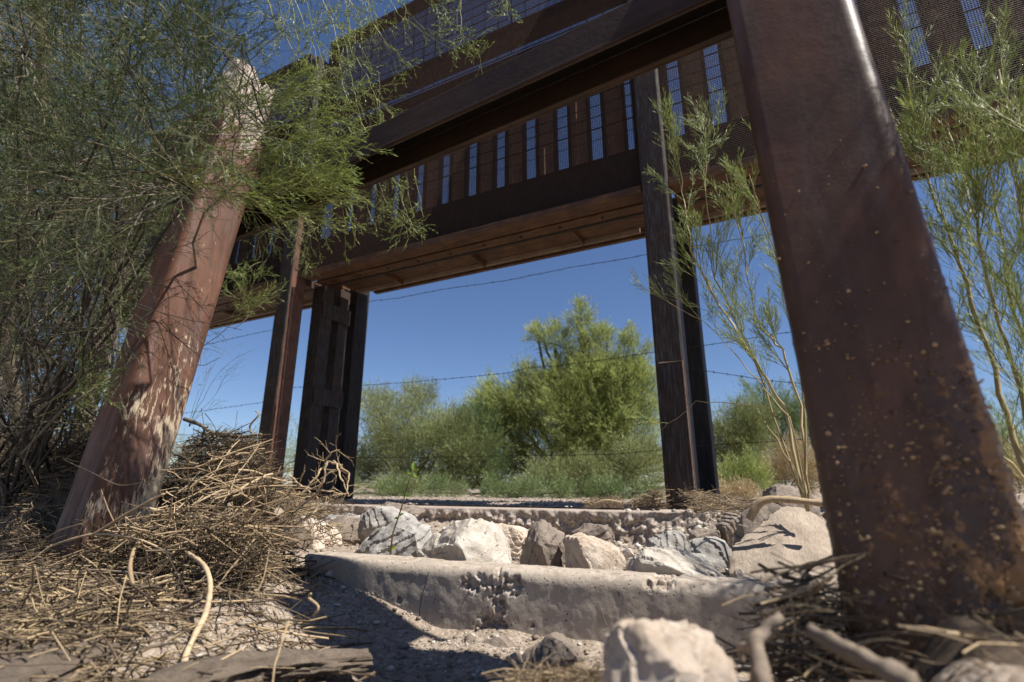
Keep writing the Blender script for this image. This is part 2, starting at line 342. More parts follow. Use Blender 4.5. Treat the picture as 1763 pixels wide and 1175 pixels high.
# ------------------------------------------------------------------ concrete curb with a chipped face
def build_curb():
    x0, x1 = -1.80, .34; prof = []
    for t in np.linspace(.35, 1, 46): prof.append((0, -.62 + t * (.62 - .25 - .035)))
    for a in np.linspace(0, math.pi / 2, 9)[1:]: prof.append((.035 - .035 * math.cos(a), -.285 + .035 * math.sin(a)))
    for t in np.linspace(0, 1, 9)[1:]: prof.append((.035 + t * .085, -.25))
    for a in np.linspace(0, math.pi / 2, 5)[1:]: prof.append((.12 + .03 * math.sin(a), -.28 + .03 * math.cos(a)))
    prof += [(.15, -.4), (.15, -.62)]
    nxs = 640; V, agg = [], []
    chips = [(-.88, -.293, .085, .03, .004), (-.80, -.30, .05, .03, .005), (-.83, -.36, .022, .06, .004), (-.86, -.42, .02, .03, .003), (-.72, -.40, .012, .014, .005), (-1.2, -.37, .01, .012, .005), (-1.72, -.27, .11, .05, .04), (-1.80, -.40, .08, .12, .05),
             (.12, -.27, .10, .05, .02), (-.33, -.26, .05, .02, .008), (-.86, -.43, .05, .05, .012)]
    for i in range(nxs):
        x = x0 + (x1 - x0) * i / (nxs - 1); taper = sst(-1.80, -1.66, x)
        for (dy, z) in prof:
            y = curb_y(x) + dy; g = 0; amp = 0
            for cx, cz, rx, rz, dep in chips:
                d = math.hypot((x - cx) / rx, (z - cz) / rz) + .7 * fbm((x, z, cx * 3), 26, 4) + .25 * noise.cell(Vector((x * 60, z * 60, 3)))
                if d < 1: g = max(g, min(1, (1 - d) * 5)); amp = max(amp, dep * min(1, (1 - d) * 3))
            n = fbm((x, y, z), 14, 4) * .0022 + fbm((x, y, z), 3, 3) * .004
            y += amp * (1 if dy < .05 else 0) + n
            z2 = z - amp * (.6 if z > -.3 else 0) + n
            if g > 0:
                c = noise.cell(Vector((x, z, dy)) * 70); q = g * .004 * (c - .3) + g * .009 * fbm((x, y, z), 70, 3) + g * .008 * (.35 - noise.voronoi(Vector((x, z, dy)) * 95)[0][0]); y -= q; z2 += q * .5
            z2 = z2 - (1 - taper) * .07 * (1 if z > -.3 else 0)
            V.append((x, y, z2)); agg.append(max(g, .55 * sst(-.275, -.255, z) * sst(.02, .3, noise.noise(Vector((x * 9, dy * 9, 2))) + .25)))
    m = len(prof); F = []
    for i in range(nxs - 1):
        for k in range(m - 1): a = i * m + k; F.append((a, a + m, a + m + 1, a + 1))
    me = np_mesh('concrete_curb', V, F)
    at = me.attributes.new('agg', 'FLOAT', 'POINT'); at.data.foreach_set('value', np.array(agg, np.float32))
    bm = bmesh.new(); bm.from_mesh(me); bm.verts.ensure_lookup_table()
    bm.faces.new([bm.verts[k] for k in range(m)]); bm.faces.new([bm.verts[(nxs - 1) * m + k] for k in range(m)][::-1]); bm.to_mesh(me); bm.free()
    o = link('concrete_curb', me, M['curb'], smooth=True)
    tag(o, 'low pitted concrete curb with a chipped face, lying across the foreground gravel', 'curb')
build_curb()

# ------------------------------------------------------------------ slab behind the rocks: thin top, crumbling face, steel edge
def build_slab():
    root = empty('concrete_slab', (-2, 4.4, -.2), 'long crumbling edge of a concrete slab behind the row of rocks', 'slab')
    nxs, nz = 520, 34; V, agg = [], []
    for i in range(nxs):
        x = -4.6 + 5.0 * i / (nxs - 1); ey = 4.34 + .03 * fbm((x, 0, 0), 1.5)
        rise = sst(-1.2, -.5, x)
        for k in range(nz):
            t = k / (nz - 1)
            z = -.62 + t * (.62 - .200)
            d = (1 - t) * .10 + .12 * fbm((x, z * 2, 5), 3.5, 4) * (1 - t ** 6)
            c, _ = noise.voronoi(Vector((x * 13, 0, z * 13)))[0], 0
            lump = (.5 - c[0]) * .11 * (1 - t ** 5)
            c2 = noise.voronoi(Vector((x * 34, 2, z * 34)))[0]
            lump += (.4 - c2[0]) * .035 * (1 - t ** 8)
            V.append((x, ey - d * .5 - lump - rise * .25 * (1 - t), z + rise * .035 * fbm((x, z, 1), 6) + (lump * .25 if t < .97 else 0))); agg.append(min(1, (1 - t) * 5 + .25))
        V.append((x, ey + .20, -.197)); agg.append(0)
        V.append((x, ey + .45, -.197)); agg.append(0)
    m = nz + 2; F = []
    for i in range(nxs - 1):
        for k in range(m - 1): a = i * m + k; F.append((a, a + m, a + m + 1, a + 1))
    me = np_mesh('slab', V, F); at = me.attributes.new('agg', 'FLOAT', 'POINT'); at.data.foreach_set('value', np.array(agg, np.float32))
    link('slab_body', me, M['slab'], root, True)
    e = MB(); e.span(-4.6, -.95, 4.55, 4.60, -.21, -.183); e.build('edge_strip', M['steel'], root, bevel=.002)
build_slab()
# broken lumps of soil and concrete heaped at the right end of the slab
def rubble():
    P_, S_ = [], []
    for i in range(1100):
        x = rng.uniform(-1.5, .35); y = rng.uniform(3.3, 4.55); s = .008 + .035 * rng.random() ** 3
        if rng.random() > sst(-1.6, -.6, x): continue
        P_.append((x, y, gz(x, y) + s * .2)); S_.append(s)
    for i in range(700):
        x = rng.uniform(-4.4, -.5); y = rng.uniform(3.6, 4.3); s = .006 + .03 * rng.random() ** 3; P_.append((x, y, gz(x, y) + s * .2)); S_.append(s)
    scatter_stones('rubble', P_, S_, M['pebble'], 'loose crumbs of broken concrete at the foot of the slab edge', 'rubble')
rubble()

# ------------------------------------------------------------------ rocks
def rock(outline, Y, depth, mat, label, seed=1, front=None, bulge=.6, rough=.02, group='boulders between the curb and the slab', sub=3, name='rock', cat='rock', strata=1.):
    r = random.Random(seed); pts = [PY(q[0], q[1], Y + (q[2] if len(q) > 2 else r.uniform(-.15, .15) * depth)) for q in outline]
    c = sum(pts, Vector()) / len(pts)
    for p in list(pts):
        q = c + (p - c) * .62; pts.append(q * ((Y + depth * .8) / q.y) if False else Vector((q.x, Y + depth * r.uniform(.55, .9), q.z)))
    if front:
        for px, py, d in front: pts.append(PY(px, py, Y - depth * d))
    else:
        q = c + (pts[0] - c) * .3; pts.append(Vector((q.x, Y - depth * bulge * .5, q.z)))
    low = min(p.z for p in pts)
    for p in list(pts)[:len(outline)]:
        if p.z < low + .25 * (c.z - low) + .01: pts.append(Vector((p.x, p.y, p.z - .10)))
    bm = bmesh.new(); vs = [bm.verts.new(p - c) for p in pts]
    res = bmesh.ops.convex_hull(bm, input=vs)
    bmesh.ops.delete(bm, geom=[v for v in bm.verts if not v.link_faces], context='VERTS')
    bmesh.ops.dissolve_limit(bm, angle_limit=.12, verts=bm.verts, edges=bm.edges)
    size = max((v.co.length for v in bm.verts))
    for _k in range(9):                                   # chip a few extra facets
        n_ = Vector((r.uniform(-1, 1), r.uniform(-1, .6), r.uniform(-.3, 1))).normalized(); far = max(v.co.dot(n_) for v in bm.verts)
        g_ = bmesh.ops.bisect_plane(bm, geom=bm.verts[:] + bm.edges[:] + bm.faces[:], plane_co=n_ * far * r.uniform(.86, .96), plane_no=n_, clear_outer=True)
        ed = [e for e in bm.edges if e.is_boundary]
        if ed: bmesh.ops.holes_fill(bm, edges=ed)
    bmesh.ops.bevel(bm, geom=bm.edges[:], offset=size * .012, segments=1, affect='EDGES', clamp_overlap=True)
    bmesh.ops.triangulate(bm, faces=bm.faces)
    for _ in range(7):
        long = [e for e in bm.edges if e.calc_length() > size * (.036 if sub >= 3 else .11)]
        if not long: break
        bmesh.ops.subdivide_edges(bm, edges=long, cuts=1, use_grid_fill=False); bmesh.ops.triangulate(bm, faces=[f for f in bm.faces if len(f.verts) > 3])
    bm.normal_update(); off = Vector((seed * 3.1, 0, 0)); sax = Vector((r.uniform(-1, 1), r.uniform(-1, 1), r.uniform(-1, 1))).normalized()
    for v in bm.verts:
        p = v.co / size; d = fbm(p + off, 1.6, 5) * .6 + .45 * fbm(p + off, 6, 5)
        cr = noise.voronoi((p + off) * 2.2)[0]; d += .6 * min(.25, cr[1] - cr[0]) - .1
        hh = p.dot(sax) * 7 + .8 * noise.noise(p * 2.5 + off); sw = hh - math.floor(hh); d += .55 * (sw - .5) * strata
        v.co += v.normal * d * rough * 3.0 * size * .8
    me = bpy.data.meshes.new(name); bm.to_mesh(me); bm.free()
    o = link(name, me, mat); o.location = c - Vector((0, 0, .006)); me.shade_smooth()
    me.set_sharp_from_angle(angle=math.radians(24))
    return tag(o, label, cat, group)
rock([(478,960),(480,905),(500,887),(530,888),(548,915),(556,950),(530,968)], 1.95, .22, M['rock_cream'], 'cream angular rock at the left end of the row, touching the root debris', 3)
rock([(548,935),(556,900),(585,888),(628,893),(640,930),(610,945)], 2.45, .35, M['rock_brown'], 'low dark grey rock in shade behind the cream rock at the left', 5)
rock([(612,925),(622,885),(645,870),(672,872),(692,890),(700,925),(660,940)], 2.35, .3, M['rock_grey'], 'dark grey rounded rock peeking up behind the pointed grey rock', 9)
rock([(596,962),(628,925),(668,893),(700,893),(722,920),(732,950),(712,972),(640,972)], 1.9, .26, M['rock_grey'], 'pointed grey and white streaked rock beside the green seedling', 12, front=[(672,900,.3),(640,955,.45),(700,960,.2)])
rock([(718,958),(722,925),(752,915),(782,895),(812,890),(840,912),(872,945),(888,972),(850,985),(740,975)], 1.86, .3, M['rock_white'], 'largest whitish boulder, in the middle of the row behind the curb', 21, front=[(790,930,.5),(806,968,.5),(770,965,.15)])
rock([(893,972),(900,930),(915,900),(932,892),(955,915),(968,940),(958,975),(925,988)], 1.90, .2, M['rock_brown'], 'upright dark brown pointed rock right of the whitish boulder', 31, front=[(930,930,.5),(940,970,.3)])
rock([(968,920),(1000,915),(1022,925),(1050,950),(1078,975),(1068,992),(985,988),(976,960)], 1.86, .22, M['rock_cream'], 'cream and rust angular rock between the dark pointed rock and the flat slab', 38, front=[(1000,925,.4),(1022,985,.4),(985,960,.1)])
rock([(1105,945),(1118,925),(1150,912),(1178,920),(1182,945),(1140,958)], 2.9, .35, M['rock_grey'], 'small grey rock in front of the crumbled soil below the column', 41)
rock([(1172,950),(1185,930),(1220,925),(1258,938),(1262,975),(1240,1000),(1190,985)], 2.45, .35, M['rock_grey'], 'grey jointed rock wedged against the left side of the big tilted slab rock', 45)
rock([(1185,915),(1200,908),(1240,912),(1235,935),(1190,935)], 3.1, .25, M['rock_brown'], 'small brown stone above the grey jointed rock', 47)
rock([(1076,1000),(1080,960),(1110,942),(1150,942),(1195,965),(1235,985),(1262,1008),(1180,1015)], 1.84, .28, M['rock_white'], 'long low pale rock with a flat top, right of the cream angular rock', 51, front=[(1110,955,.45),(1180,985,.5),(1120,1005,.3)])
rock([(1254,980,.02),(1262,940,.16),(1300,903,.34),(1345,873,.5),(1384,864,.52),(1414,884,.48),(1442,920,.36),(1445,1012,-.04),(1340,1018,-.1),(1266,1006,-.06)], 2.05, .5, M['rock_stripe'], 'big tilted slab rock with a flat striated face beside the near post', 62, front=[(1350,1010,.2)], rough=.012, strata=2.2)
rock([(1268,960),(1262,920),(1280,880),(1320,862),(1345,870),(1300,910),(1275,950)], 2.55, .4, M['rock_brown'], 'brown rock leaning behind the upper left edge of the big tilted slab rock', 66)
rock([(1302,875),(1312,845),(1332,832),(1365,836),(1402,850),(1415,880),(1350,890)], 3.6, .6, M['rock_brown'], 'rounded dark grey boulder behind and above the big tilted slab rock', 71)
for k, (o_, y_, d_, m_, l_) in enumerate([
    ([(548,905),(560,888),(600,882),(622,892),(610,910),(570,915)], 3.0, .3, 'rock_grey', 'small grey slab behind the low dark grey rock at the left'),
    ([(700,925),(712,905),(735,908),(742,930),(720,938)], 2.3, .15, 'rock_brown', 'small brown wedge between the pointed grey rock and the whitish boulder'),
    ([(842,915),(858,900),(885,905),(900,925),(880,945),(855,940)], 2.6, .25, 'rock_cream', 'small tan block behind the right shoulder of the whitish boulder'),
    ([(1040,950),(1052,938),(1082,946),(1092,962),(1070,975),(1048,972)], 2.2, .16, 'rock_cream', 'tan chip behind the cream angular rock'),
    ([(1150,965),(1175,948),(1210,958),(1232,985),(1215,1000),(1165,990)], 2.05, .2, 'rock_grey', 'grey wedge behind the long low pale rock'),
    ([(985,915),(1005,900),(1040,905),(1050,925),(1010,930)], 3.2, .3, 'rock_brown', 'brown slab on the gravel behind the cream angular rock'),
    ([(640,880),(665,862),(700,868),(720,885),(690,898)], 3.3, .3, 'rock_brown', 'low brown block behind the dark grey rounded rock'),
    ([(1232,905),(1250,880),(1275,885),(1280,915),(1255,930)], 3.2, .3, 'rock_brown', 'dusty brown block left of the rounded dark grey boulder')]):
    rock(o_, y_, d_, M[m_], l_, 200 + k * 7, rough=.02)
rock([(960,975),(966,950),(978,955),(985,985),(970,990)], 2.05, .1, M['rock_cream'], 'small reddish stone between the dark pointed rock and the cream rock', 75, sub=2)
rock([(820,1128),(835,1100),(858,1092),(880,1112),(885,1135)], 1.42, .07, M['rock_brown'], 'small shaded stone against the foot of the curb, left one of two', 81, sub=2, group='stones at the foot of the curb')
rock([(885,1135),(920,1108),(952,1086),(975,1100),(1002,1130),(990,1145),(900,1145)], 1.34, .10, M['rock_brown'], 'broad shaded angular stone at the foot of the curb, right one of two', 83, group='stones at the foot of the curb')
rock([(1038,1200),(1040,1098),(1052,1080),(1108,1068),(1150,1082),(1192,1088),(1206,1118),(1250,1138),(1285,1190),(1270,1260),(1050,1260)], .72, .16, M['rock_cream'], 'blurred pale rock in the near foreground at the bottom edge', 93, front=[(1100,1080,.3),(1170,1150,.5),(1080,1200,.5)], group=None, rough=.034, strata=.7)
for k, (px, py, s) in enumerate([(1062,985,12),(1270,985,9),(1285,1000,10),(700,962,7),(745,968,8)]):
    rock([(px - s, py), (px - s * .5, py - s), (px + s * .6, py - s * .8), (px + s, py + s * .2), (px, py + s * .7)], 1.8, .05, M['rock_cream'],
         ['pebble sized stone left of the long low pale rock', 'small stone at the lower left corner of the big tilted slab rock', 'small stone on the curb top before the big tilted slab rock', 'small stone under the pointed grey rock', 'small stone under the whitish boulder'][k], 110 + k, sub=2, group='small stones lodged behind the curb')

pts, sz = [], []
for i in range(5200):
    px, py = samp([(490,900),(620,880),(1000,890),(1250,900),(1270,1005),(1100,1003),(900,985),(600,962),(490,960)]); p = PZ(px, py, -.33); s_ = .002 + .011 * rng.random() ** 3
    if p.y < 1.66 or p.y > 4.3: continue
    pts.append((p.x, p.y, gz(p.x, p.y) + s_ * .4)); sz.append(s_)
scatter_stones('rock_chips', pts, sz, M['pebble'], 'small angular stone chips packed between the boulders', 'gravel')
# ------------------------------------------------------------------ near frame: two raked posts and the cross beam
def rounded_square(w, d, r, n=5):
    out = []
    for cx, cy, a0 in ((w - r, r, -90), (w - r, d - r, 0), (r, d - r, 90), (r, r, 180)):
        for k in range(n + 1):
            a = math.radians(a0 + 90 * k / n); out.append((cx + r * math.cos(a), cy + r * math.sin(a)))
    return out                                              # starts at the front right corner, counter-clockwise, origin = front left
def raked_post(name, bot, top, w, d, r, yaw, mat, parent, topfn=None, mudfn=None, nseg=120, rough=.0015, sub=14, crust=0):
    bot, top = Vector(bot), Vector(top); prof0 = rounded_square(w, d, r); prof = []
    for i in range(len(prof0)):                               # subdivide flats so that mud and relief have vertices
        a, b = prof0[i], prof0[(i + 1) % len(prof0)]; k = sub if math.hypot(b[0] - a[0], b[1] - a[1]) > w * .3 else 1
        for q in range(k): prof.append((a[0] + (b[0] - a[0]) * q / k, a[1] + (b[1] - a[1]) * q / k))
    X = Vector((math.cos(yaw), math.sin(yaw), 0)); Y = Vector((-math.sin(yaw), math.cos(yaw), 0)); ax = top - bot
    V, mud = [], []; m = len(prof)
    for i in range(nseg + 1):
        t = i / nseg
        for (a, b) in prof:
            tt = t
            if topfn: tt = min(t, topfn(a / w, b / d))
            p = bot + ax * tt + X * a + Y * b
            n = fbm(p, 30, 3) * rough * .35 + fbm(p, 4, 2) * rough; out = (X * (a - w / 2) + Y * (b - d / 2)).normalized()
            mv = mudfn(p, a / w, b / d, tt) if mudfn else 0
            if crust and mv > .2 and p.z < .55:
                q_ = max(0, mv - .2 + .5 * fbm(p, 14, 4)); n += crust * min(.6, q_) * sst(.55, .25, p.z) * (.9 - 1.6 * noise.voronoi(p * 85)[0][0] + .5 * noise.voronoi(p * 170)[0][0])
            V.append(p + out * n); mud.append(mv)
    F = [(i * m + k, i * m + (k + 1) % m, (i + 1) * m + (k + 1) % m, (i + 1) * m + k) for i in range(nseg) for k in range(m)]
    V = [v - bot for v in V]
    me = np_mesh(name, V, F); at = me.attributes.new('mud', 'FLOAT', 'POINT'); at.data.foreach_set('value', np.array(mud, np.float32))
    if not topfn:
        bm = bmesh.new(); bm.from_mesh(me); bm.verts.ensure_lookup_table(); bm.faces.new([bm.verts[nseg * m + k] for k in range(m)]); bm.to_mesh(me); bm.free()
    o = link(name, me, mat, parent, True); o.matrix_parent_inverse = Matrix.Identity(4)
    o.location = bot - parent.location; return o
S = 1.0; FY = math.radians(-3.7)
# right post
rb = Vector((.066 * S / 1.0, .965 * S, -.42)); rt = Vector((.000 * S, 1.17 * S, 1.9)); rw = .238 * S
pr = empty('steel_post', rb, 'large near rusty square steel post on the right, caked with dried mud at its foot', 'post')
def mud_r(p, a, b, t):
    z = p.z; edge = sst(.86, .97, a); lowz = sst(.62, .15, z); v = .46 * sst(.42, -.2, z) * (.6 + .4 * a) + .04 + (.18 * noise.noise(p * 11) + .16 * noise.noise(p * 30)) * lowz + .28 * edge * sst(1.2, .2, z)
    return v + .06
raked_post('post_tube', rb, rt, rw, rw, .027 * S, FY, M['post'], pr, mudfn=mud_r, nseg=420, sub=44, crust=.014, rough=.0005)
# clods stuck on the front face and the right corner
P_, S_ = [], []
Xr = Vector((math.cos(FY), math.sin(FY), 0)); Yr = Vector((-math.sin(FY), math.cos(FY), 0))
for i in range(9500):
    t = rng.random() ** 1.5 * .44; a = rng.random() ** .8
    if rng.random() > 1.1 * sst(.40, .08, t) ** 1.5 * (.35 + .65 * a) + .02: continue
    p = rb + (rt - rb) * (t + .03) + Xr * (a * rw) - Yr * .0015
    if noise.noise(Vector((a * 6, t * 30, 0))) < -.12: continue
    P_.append(p[:]); S_.append(.0009 + .0042 * rng.random() ** 3.5)
scatter_stones('mud_clods', [(p[0]-rb.x, p[1]-rb.y, p[2]-rb.z) for p in P_], S_, M['clod'], None, None, .75, parent=pr, fy=.35).matrix_parent_inverse = Matrix.Identity(4)
# left post
LY = 1.156 * S; lw = .24 * S
lb = Vector((-2.70 * S + .0, LY - .10 * S, -.42)); lt = Vector((-2.53, 1.36, 2.30))
lb = Vector((-2.52, 1.03, -.42)); lt = Vector((-2.53, 1.36, 2.30))
pl = empty('steel_post', lb, 'leaning rusty square steel post on the left with a broken, bleached top', 'post')
def mud_l(p, a, b, t):
    side = sst(.8, .98, a); h = sst(.95, -.1, p.z); v = .205 + side * (.08 + .12 * h + .30 * sst(.40, 1, b) * h) + .16 * noise.noise(p * 9) + .08 * noise.noise(p * 30); v += .04 * h
    return v
def top_l(a, b): return .82 + .11 * (1 - a) - .05 * b + .05 * noise.noise(Vector((a * 9, b * 9, 0))) + .03 * math.sin(a * 17 + b * 11) + .02 * math.sin(a * 41 + b * 29)
raked_post('post_tube', lb, lt, lw, lw, .034 * S, FY, M['post_red'], pl, topfn=top_l, mudfn=mud_l, nseg=160)
def top_core(a, b): return .955 + .035 * max(0, 1 - abs(a - .45) * 1.5) + .016 * noise.noise(Vector((a * 7, b * 7, 3))) + .012 * math.sin(a * 23 + b * 13) - .03 * b
off = Vector((.011, .011, 0)); ls = (lt - lb)
o = raked_post('core', lb + ls * .66 + Vector((.008, .008, 0)), lt + Vector((.008, .008, 0)), lw - .016, lw - .016, .05, FY, M['core'], pl,
               topfn=lambda a, b: (top_core(a, b) - .66) / .34, nseg=90, rough=.012)
# close the broken top
bm = bmesh.new(); bm.from_mesh(o.data); bm.verts.ensure_lookup_table(); m_ = len(bm.verts) // 91
bm.faces.new([bm.verts[90 * m_ + k] for k in range(m_)]); bmesh.ops.triangulate(bm, faces=[f for f in bm.faces if len(f.verts) > 4]); bm.to_mesh(o.data); bm.free()

# cross beam: an inverted channel with lips, from behind the right post to behind the left one
def beam():
    pR = PY(1255, 70, 1.446 * S * 1.02); R0 = Vector((pR.x + .20, pR.y - .02, pR.z))
    L0 = R0 + Vector((-math.cos(math.radians(4.5)), math.sin(math.radians(4.5)), 0)) * 2.9 * S * 1.25 
    ax = (L0 - R0); L = ax.length; ax.normalize(); up = Vector((0, .06, 1)).normalized(); dy = up.cross(ax).normalized()
    if dy.y < 0: dy = -dy
    root = empty('cross_beam', R0, 'long rusty channel beam running from the near right post behind the left post', 'beam')
    wdt = .165 * S; h = .150 * S
    def plate(name, y0, y1, z0, z1, mat):
        mb = MB(); b = len(mb.v)
        for s_ in (0, L):
            for yy in (y0, y1):
                for zz in (z0, z1): mb.v.append(R0 + ax * s_ + dy * yy + up * zz)
        for f in ((0,1,3,2),(4,6,7,5),(0,4,5,1),(2,3,7,6),(0,2,6,4),(1,5,7,3)): mb.f.append(list(f))
        return mb.build(name, mat, root, bevel=.003)
    plate('front_flange', -wdt, -wdt + .009, 0, h, M['post_plain'])
    plate('back_flange', -.009, 0, 0, h, M['post_plain'])
    plate('web', -wdt + .0092, -.0092, h * .85, h * .85 + .01, M['steel_dark'])  # darker steel than the flanges: shade inside the channel put into colour
    plate('lower_lip', -.030, -.0093, .0005, .007, M['post_plain'])
    plate('front_lip', -wdt - .006, -wdt - .0002, .004, .016, M['post_plain'])
M['post_plain'] = rust('beam_steel', (.018, .010, .006), (.042, .022, .013), (.07, .036, .020), 2.6, (.5, 4, 4))
beam()

# ------------------------------------------------------------------ gate bays
GY = 5.0
def channel(name, x0, x1, y0, y1, z0, z1, mat, parent, bevel=.006): return MB().span(x0, x1, y0, y1, z0, z1).build(name, mat, parent, bevel=bevel)
def gate(x0, x1, label, phase, rail=True):
    root = empty('flood_gate', ((x0 + x1) / 2, GY, 3.1), label, 'gate', 'mesh covered gates hung between the steel columns')
    # bars of the screen: fine grid
    pit = .021; segs = []
    zs = np.arange(3.14, 7.5, pit); xx = np.arange(x0 + .02, x1 - .02, pit)
    A = []
    V, F = [], []
    def bars(a0, a1, axis_, c, r):                      # square bars
        pass
    for z in zs:
        for (dy, dz) in ((-.003, -.0028), (.003, -.0028), (.003, .0028), (-.003, .0028)):
            V.append((x0, GY + dy, z + dz))
        for (dy, dz) in ((-.003, -.0028), (.003, -.0028), (.003, .0028), (-.003, .0028)):
            V.append((x1, GY + dy, z + dz))
    nz_ = len(V)
    for x in xx:
        for (dx, dy) in ((-.0027, .0035), (.0027, .0035), (.0027, .009), (-.0027, .009)): V.append((x, GY + dy, 3.13))
        for (dx, dy) in ((-.0027, .0035), (.0027, .0035), (.0027, .009), (-.0027, .009)): V.append((x, GY + dy, 7.5))
    V = np.array(V); 
    for i, x in enumerate(xx):
        for k in range(8):
            V[nz_ + i * 8 + k, 0] = x + (-.0027, .0027, .0027, -.0027)[k % 4]
    nb = len(V) // 8; b = (np.arange(nb) * 8)[:, None, None]; k = np.arange(4); k2 = (k + 1) % 4
    F = (b + np.stack([k, k2, k2 + 4, k + 4], 1)[None]).reshape(-1, 4)
    V = V - np.array(root.location); nh = nz_ // 8 * 4
    o = link('mesh_screen', np_mesh('mesh_screen', V, F, None, (np.arange(len(F)) >= nh).astype(int)), [M['mesh'], M['steel_dark']], root); o.matrix_parent_inverse = Matrix.Identity(4); o['kind'] = 'stuff'  # horizontals paler than verticals: light on the screen put into its colour
    # rebar grid behind the mesh
    n = int((x1 - x0) / .215)
    if rail:
        mb = MB()
        for z in np.arange(3.9, 7.4, .16): mb.tube([(x0 + .05, GY + .03, z), (x1 - .05, GY + .03, z)], .006, 4, False)
        for i in range(n): mb.tube([(x0 + .1 + i * .215, GY + .045, 5.67), (x0 + .1 + i * .215, GY + .045, 7.45)], .006, 4, False)
        q = mb.build('rebar_grid', M['steel_dark'], root); q['kind'] = 'stuff'
    # frame
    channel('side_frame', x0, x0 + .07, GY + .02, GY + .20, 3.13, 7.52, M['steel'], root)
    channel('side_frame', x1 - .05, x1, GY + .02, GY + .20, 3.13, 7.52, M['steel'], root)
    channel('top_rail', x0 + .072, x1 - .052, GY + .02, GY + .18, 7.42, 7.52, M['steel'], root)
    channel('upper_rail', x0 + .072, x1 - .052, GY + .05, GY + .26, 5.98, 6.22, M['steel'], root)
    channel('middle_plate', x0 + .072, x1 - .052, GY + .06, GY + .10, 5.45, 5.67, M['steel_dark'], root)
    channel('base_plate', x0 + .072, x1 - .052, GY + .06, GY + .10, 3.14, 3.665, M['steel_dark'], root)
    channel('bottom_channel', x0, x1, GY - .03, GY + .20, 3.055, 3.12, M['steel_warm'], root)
    channel('bottom_angle', x0, x1, GY - .075, GY - .035, 3.02, 3.105, M['steel_warm'], root)
    # diamond-set square bollards behind the mesh
    x = phase
    while x > x0 + .1: x -= .452
    h = .130; first = None; cbs = []
    while x < x1 - .1:
        if x > x0 - .3:
            cx = x + .155
            if first is None:
                mb = MB(); zz = (3.30, 5.70)
                for z in zz:
                    for dx, dy in ((-h, 0), (0, -h), (h, 0), (0, h)): mb.v.append(Vector((dx, GY + .35 + dy, z)))
                mb.f = [[0, 1, 5, 4], [1, 2, 6, 5], [2, 3, 7, 6], [3, 0, 4, 7], [3, 2, 1, 0], [4, 5, 6, 7]]
                for sx_ in (-1, 1):  # dark bars added as shade at the bollard corners, for missing sun contrast
                    cb = MB().span(sx_ * h - .020, sx_ * h + .020, GY + .30, GY + .37, 3.30, 5.70); cbs.append(cb.build('shade_bar', M['steel_dark'], root)); cbs[-1].matrix_parent_inverse = Matrix.Identity(4); cbs[-1].location = Vector((cx, 0, 0)) - root.location
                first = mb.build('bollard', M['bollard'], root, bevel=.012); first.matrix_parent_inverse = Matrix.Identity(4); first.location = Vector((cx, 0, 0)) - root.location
            else:
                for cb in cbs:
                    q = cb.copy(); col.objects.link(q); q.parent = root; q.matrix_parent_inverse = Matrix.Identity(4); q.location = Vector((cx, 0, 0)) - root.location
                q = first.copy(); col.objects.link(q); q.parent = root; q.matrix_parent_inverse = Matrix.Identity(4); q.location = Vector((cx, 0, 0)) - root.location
        x += .452
    return root
gate(-6.12, -.965, 'middle mesh covered gate above the open bay, blue sky showing between its bollards', -1.457)
gate(-.68, 4.6, 'right hand mesh covered gate, partly hidden by the near post', -.055)
gate(-11.5, -6.62, 'left mesh covered gate seen through the shrub foliage', -6.9)

def lintel(x0, x1, label):
    root = empty('lintel', ((x0 + x1) / 2, 5.8, 3.3), label, 'beam', 'steel lintels bridging the columns')
    channel('front_beam', x0, x1, 5.35, 5.55, 3.13, 3.30, M['steel_warm'], root)
    channel('middle_plate', x0, x1, 5.56, 6.10, 3.22, 3.25, M['steel_warm'], root)
    channel('middle_lip', x0 + .1, x1 - .25, 6.11, 6.16, 3.17, 3.33, M['steel_pale'], root)
    channel('rear_beam', x0, x1, 6.17, 6.62, 3.36, 3.62, M['steel_warm'], root)
    channel('rear_flange', x0, x1, 6.18, 6.21, 3.20, 3.355, M['steel_warm'], root)
    channel('edge_flange', x0, x1, 5.30, 5.348, 3.09, 3.128, M['steel_warm'], root)
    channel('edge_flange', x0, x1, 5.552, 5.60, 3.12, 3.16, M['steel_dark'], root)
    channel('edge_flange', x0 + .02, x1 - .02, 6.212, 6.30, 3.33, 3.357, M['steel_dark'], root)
    channel('edge_flange', x0 + .02, x1 - .02, 6.56, 6.64, 3.335, 3.358, M['steel_warm'], root)
    nb = int((x1 - x0) / .55)
    for i in range(nb):
        a = x0 + .2 + i * .55; MB().tube([(a, 5.45, 3.128), (a, 5.45, 3.112)], .017, 6).build('bolt', M['steel_dark'], root)
        MB().tube([(a + .1, 6.42, 3.357), (a + .1, 6.42, 3.34)], .019, 6).build('bolt', M['steel_dark'], root)
    for i in range(3):
        a = x0 + (x1 - x0) * (.2 + .3 * i); channel('stiffener', a, a + .03, 5.56, 6.10, 3.14, 3.215, M['steel_warm'], root, .002)
M['steel_pale'] = rust('pale_steel', (.09, .06, .042), (.18, .125, .09), (.26, .19, .13), 4, (.4, 4, 4))
lintel(-6.15, -1.0, 'orange rusted steel lintel bridging the open middle bay under the mesh gate')
lintel(-.68, 4.6, 'rusted steel lintel right of the middle column, behind the broom shrub')
lintel(-11.5, -6.5, 'rusted steel lintel over the left bay behind the leaning post')

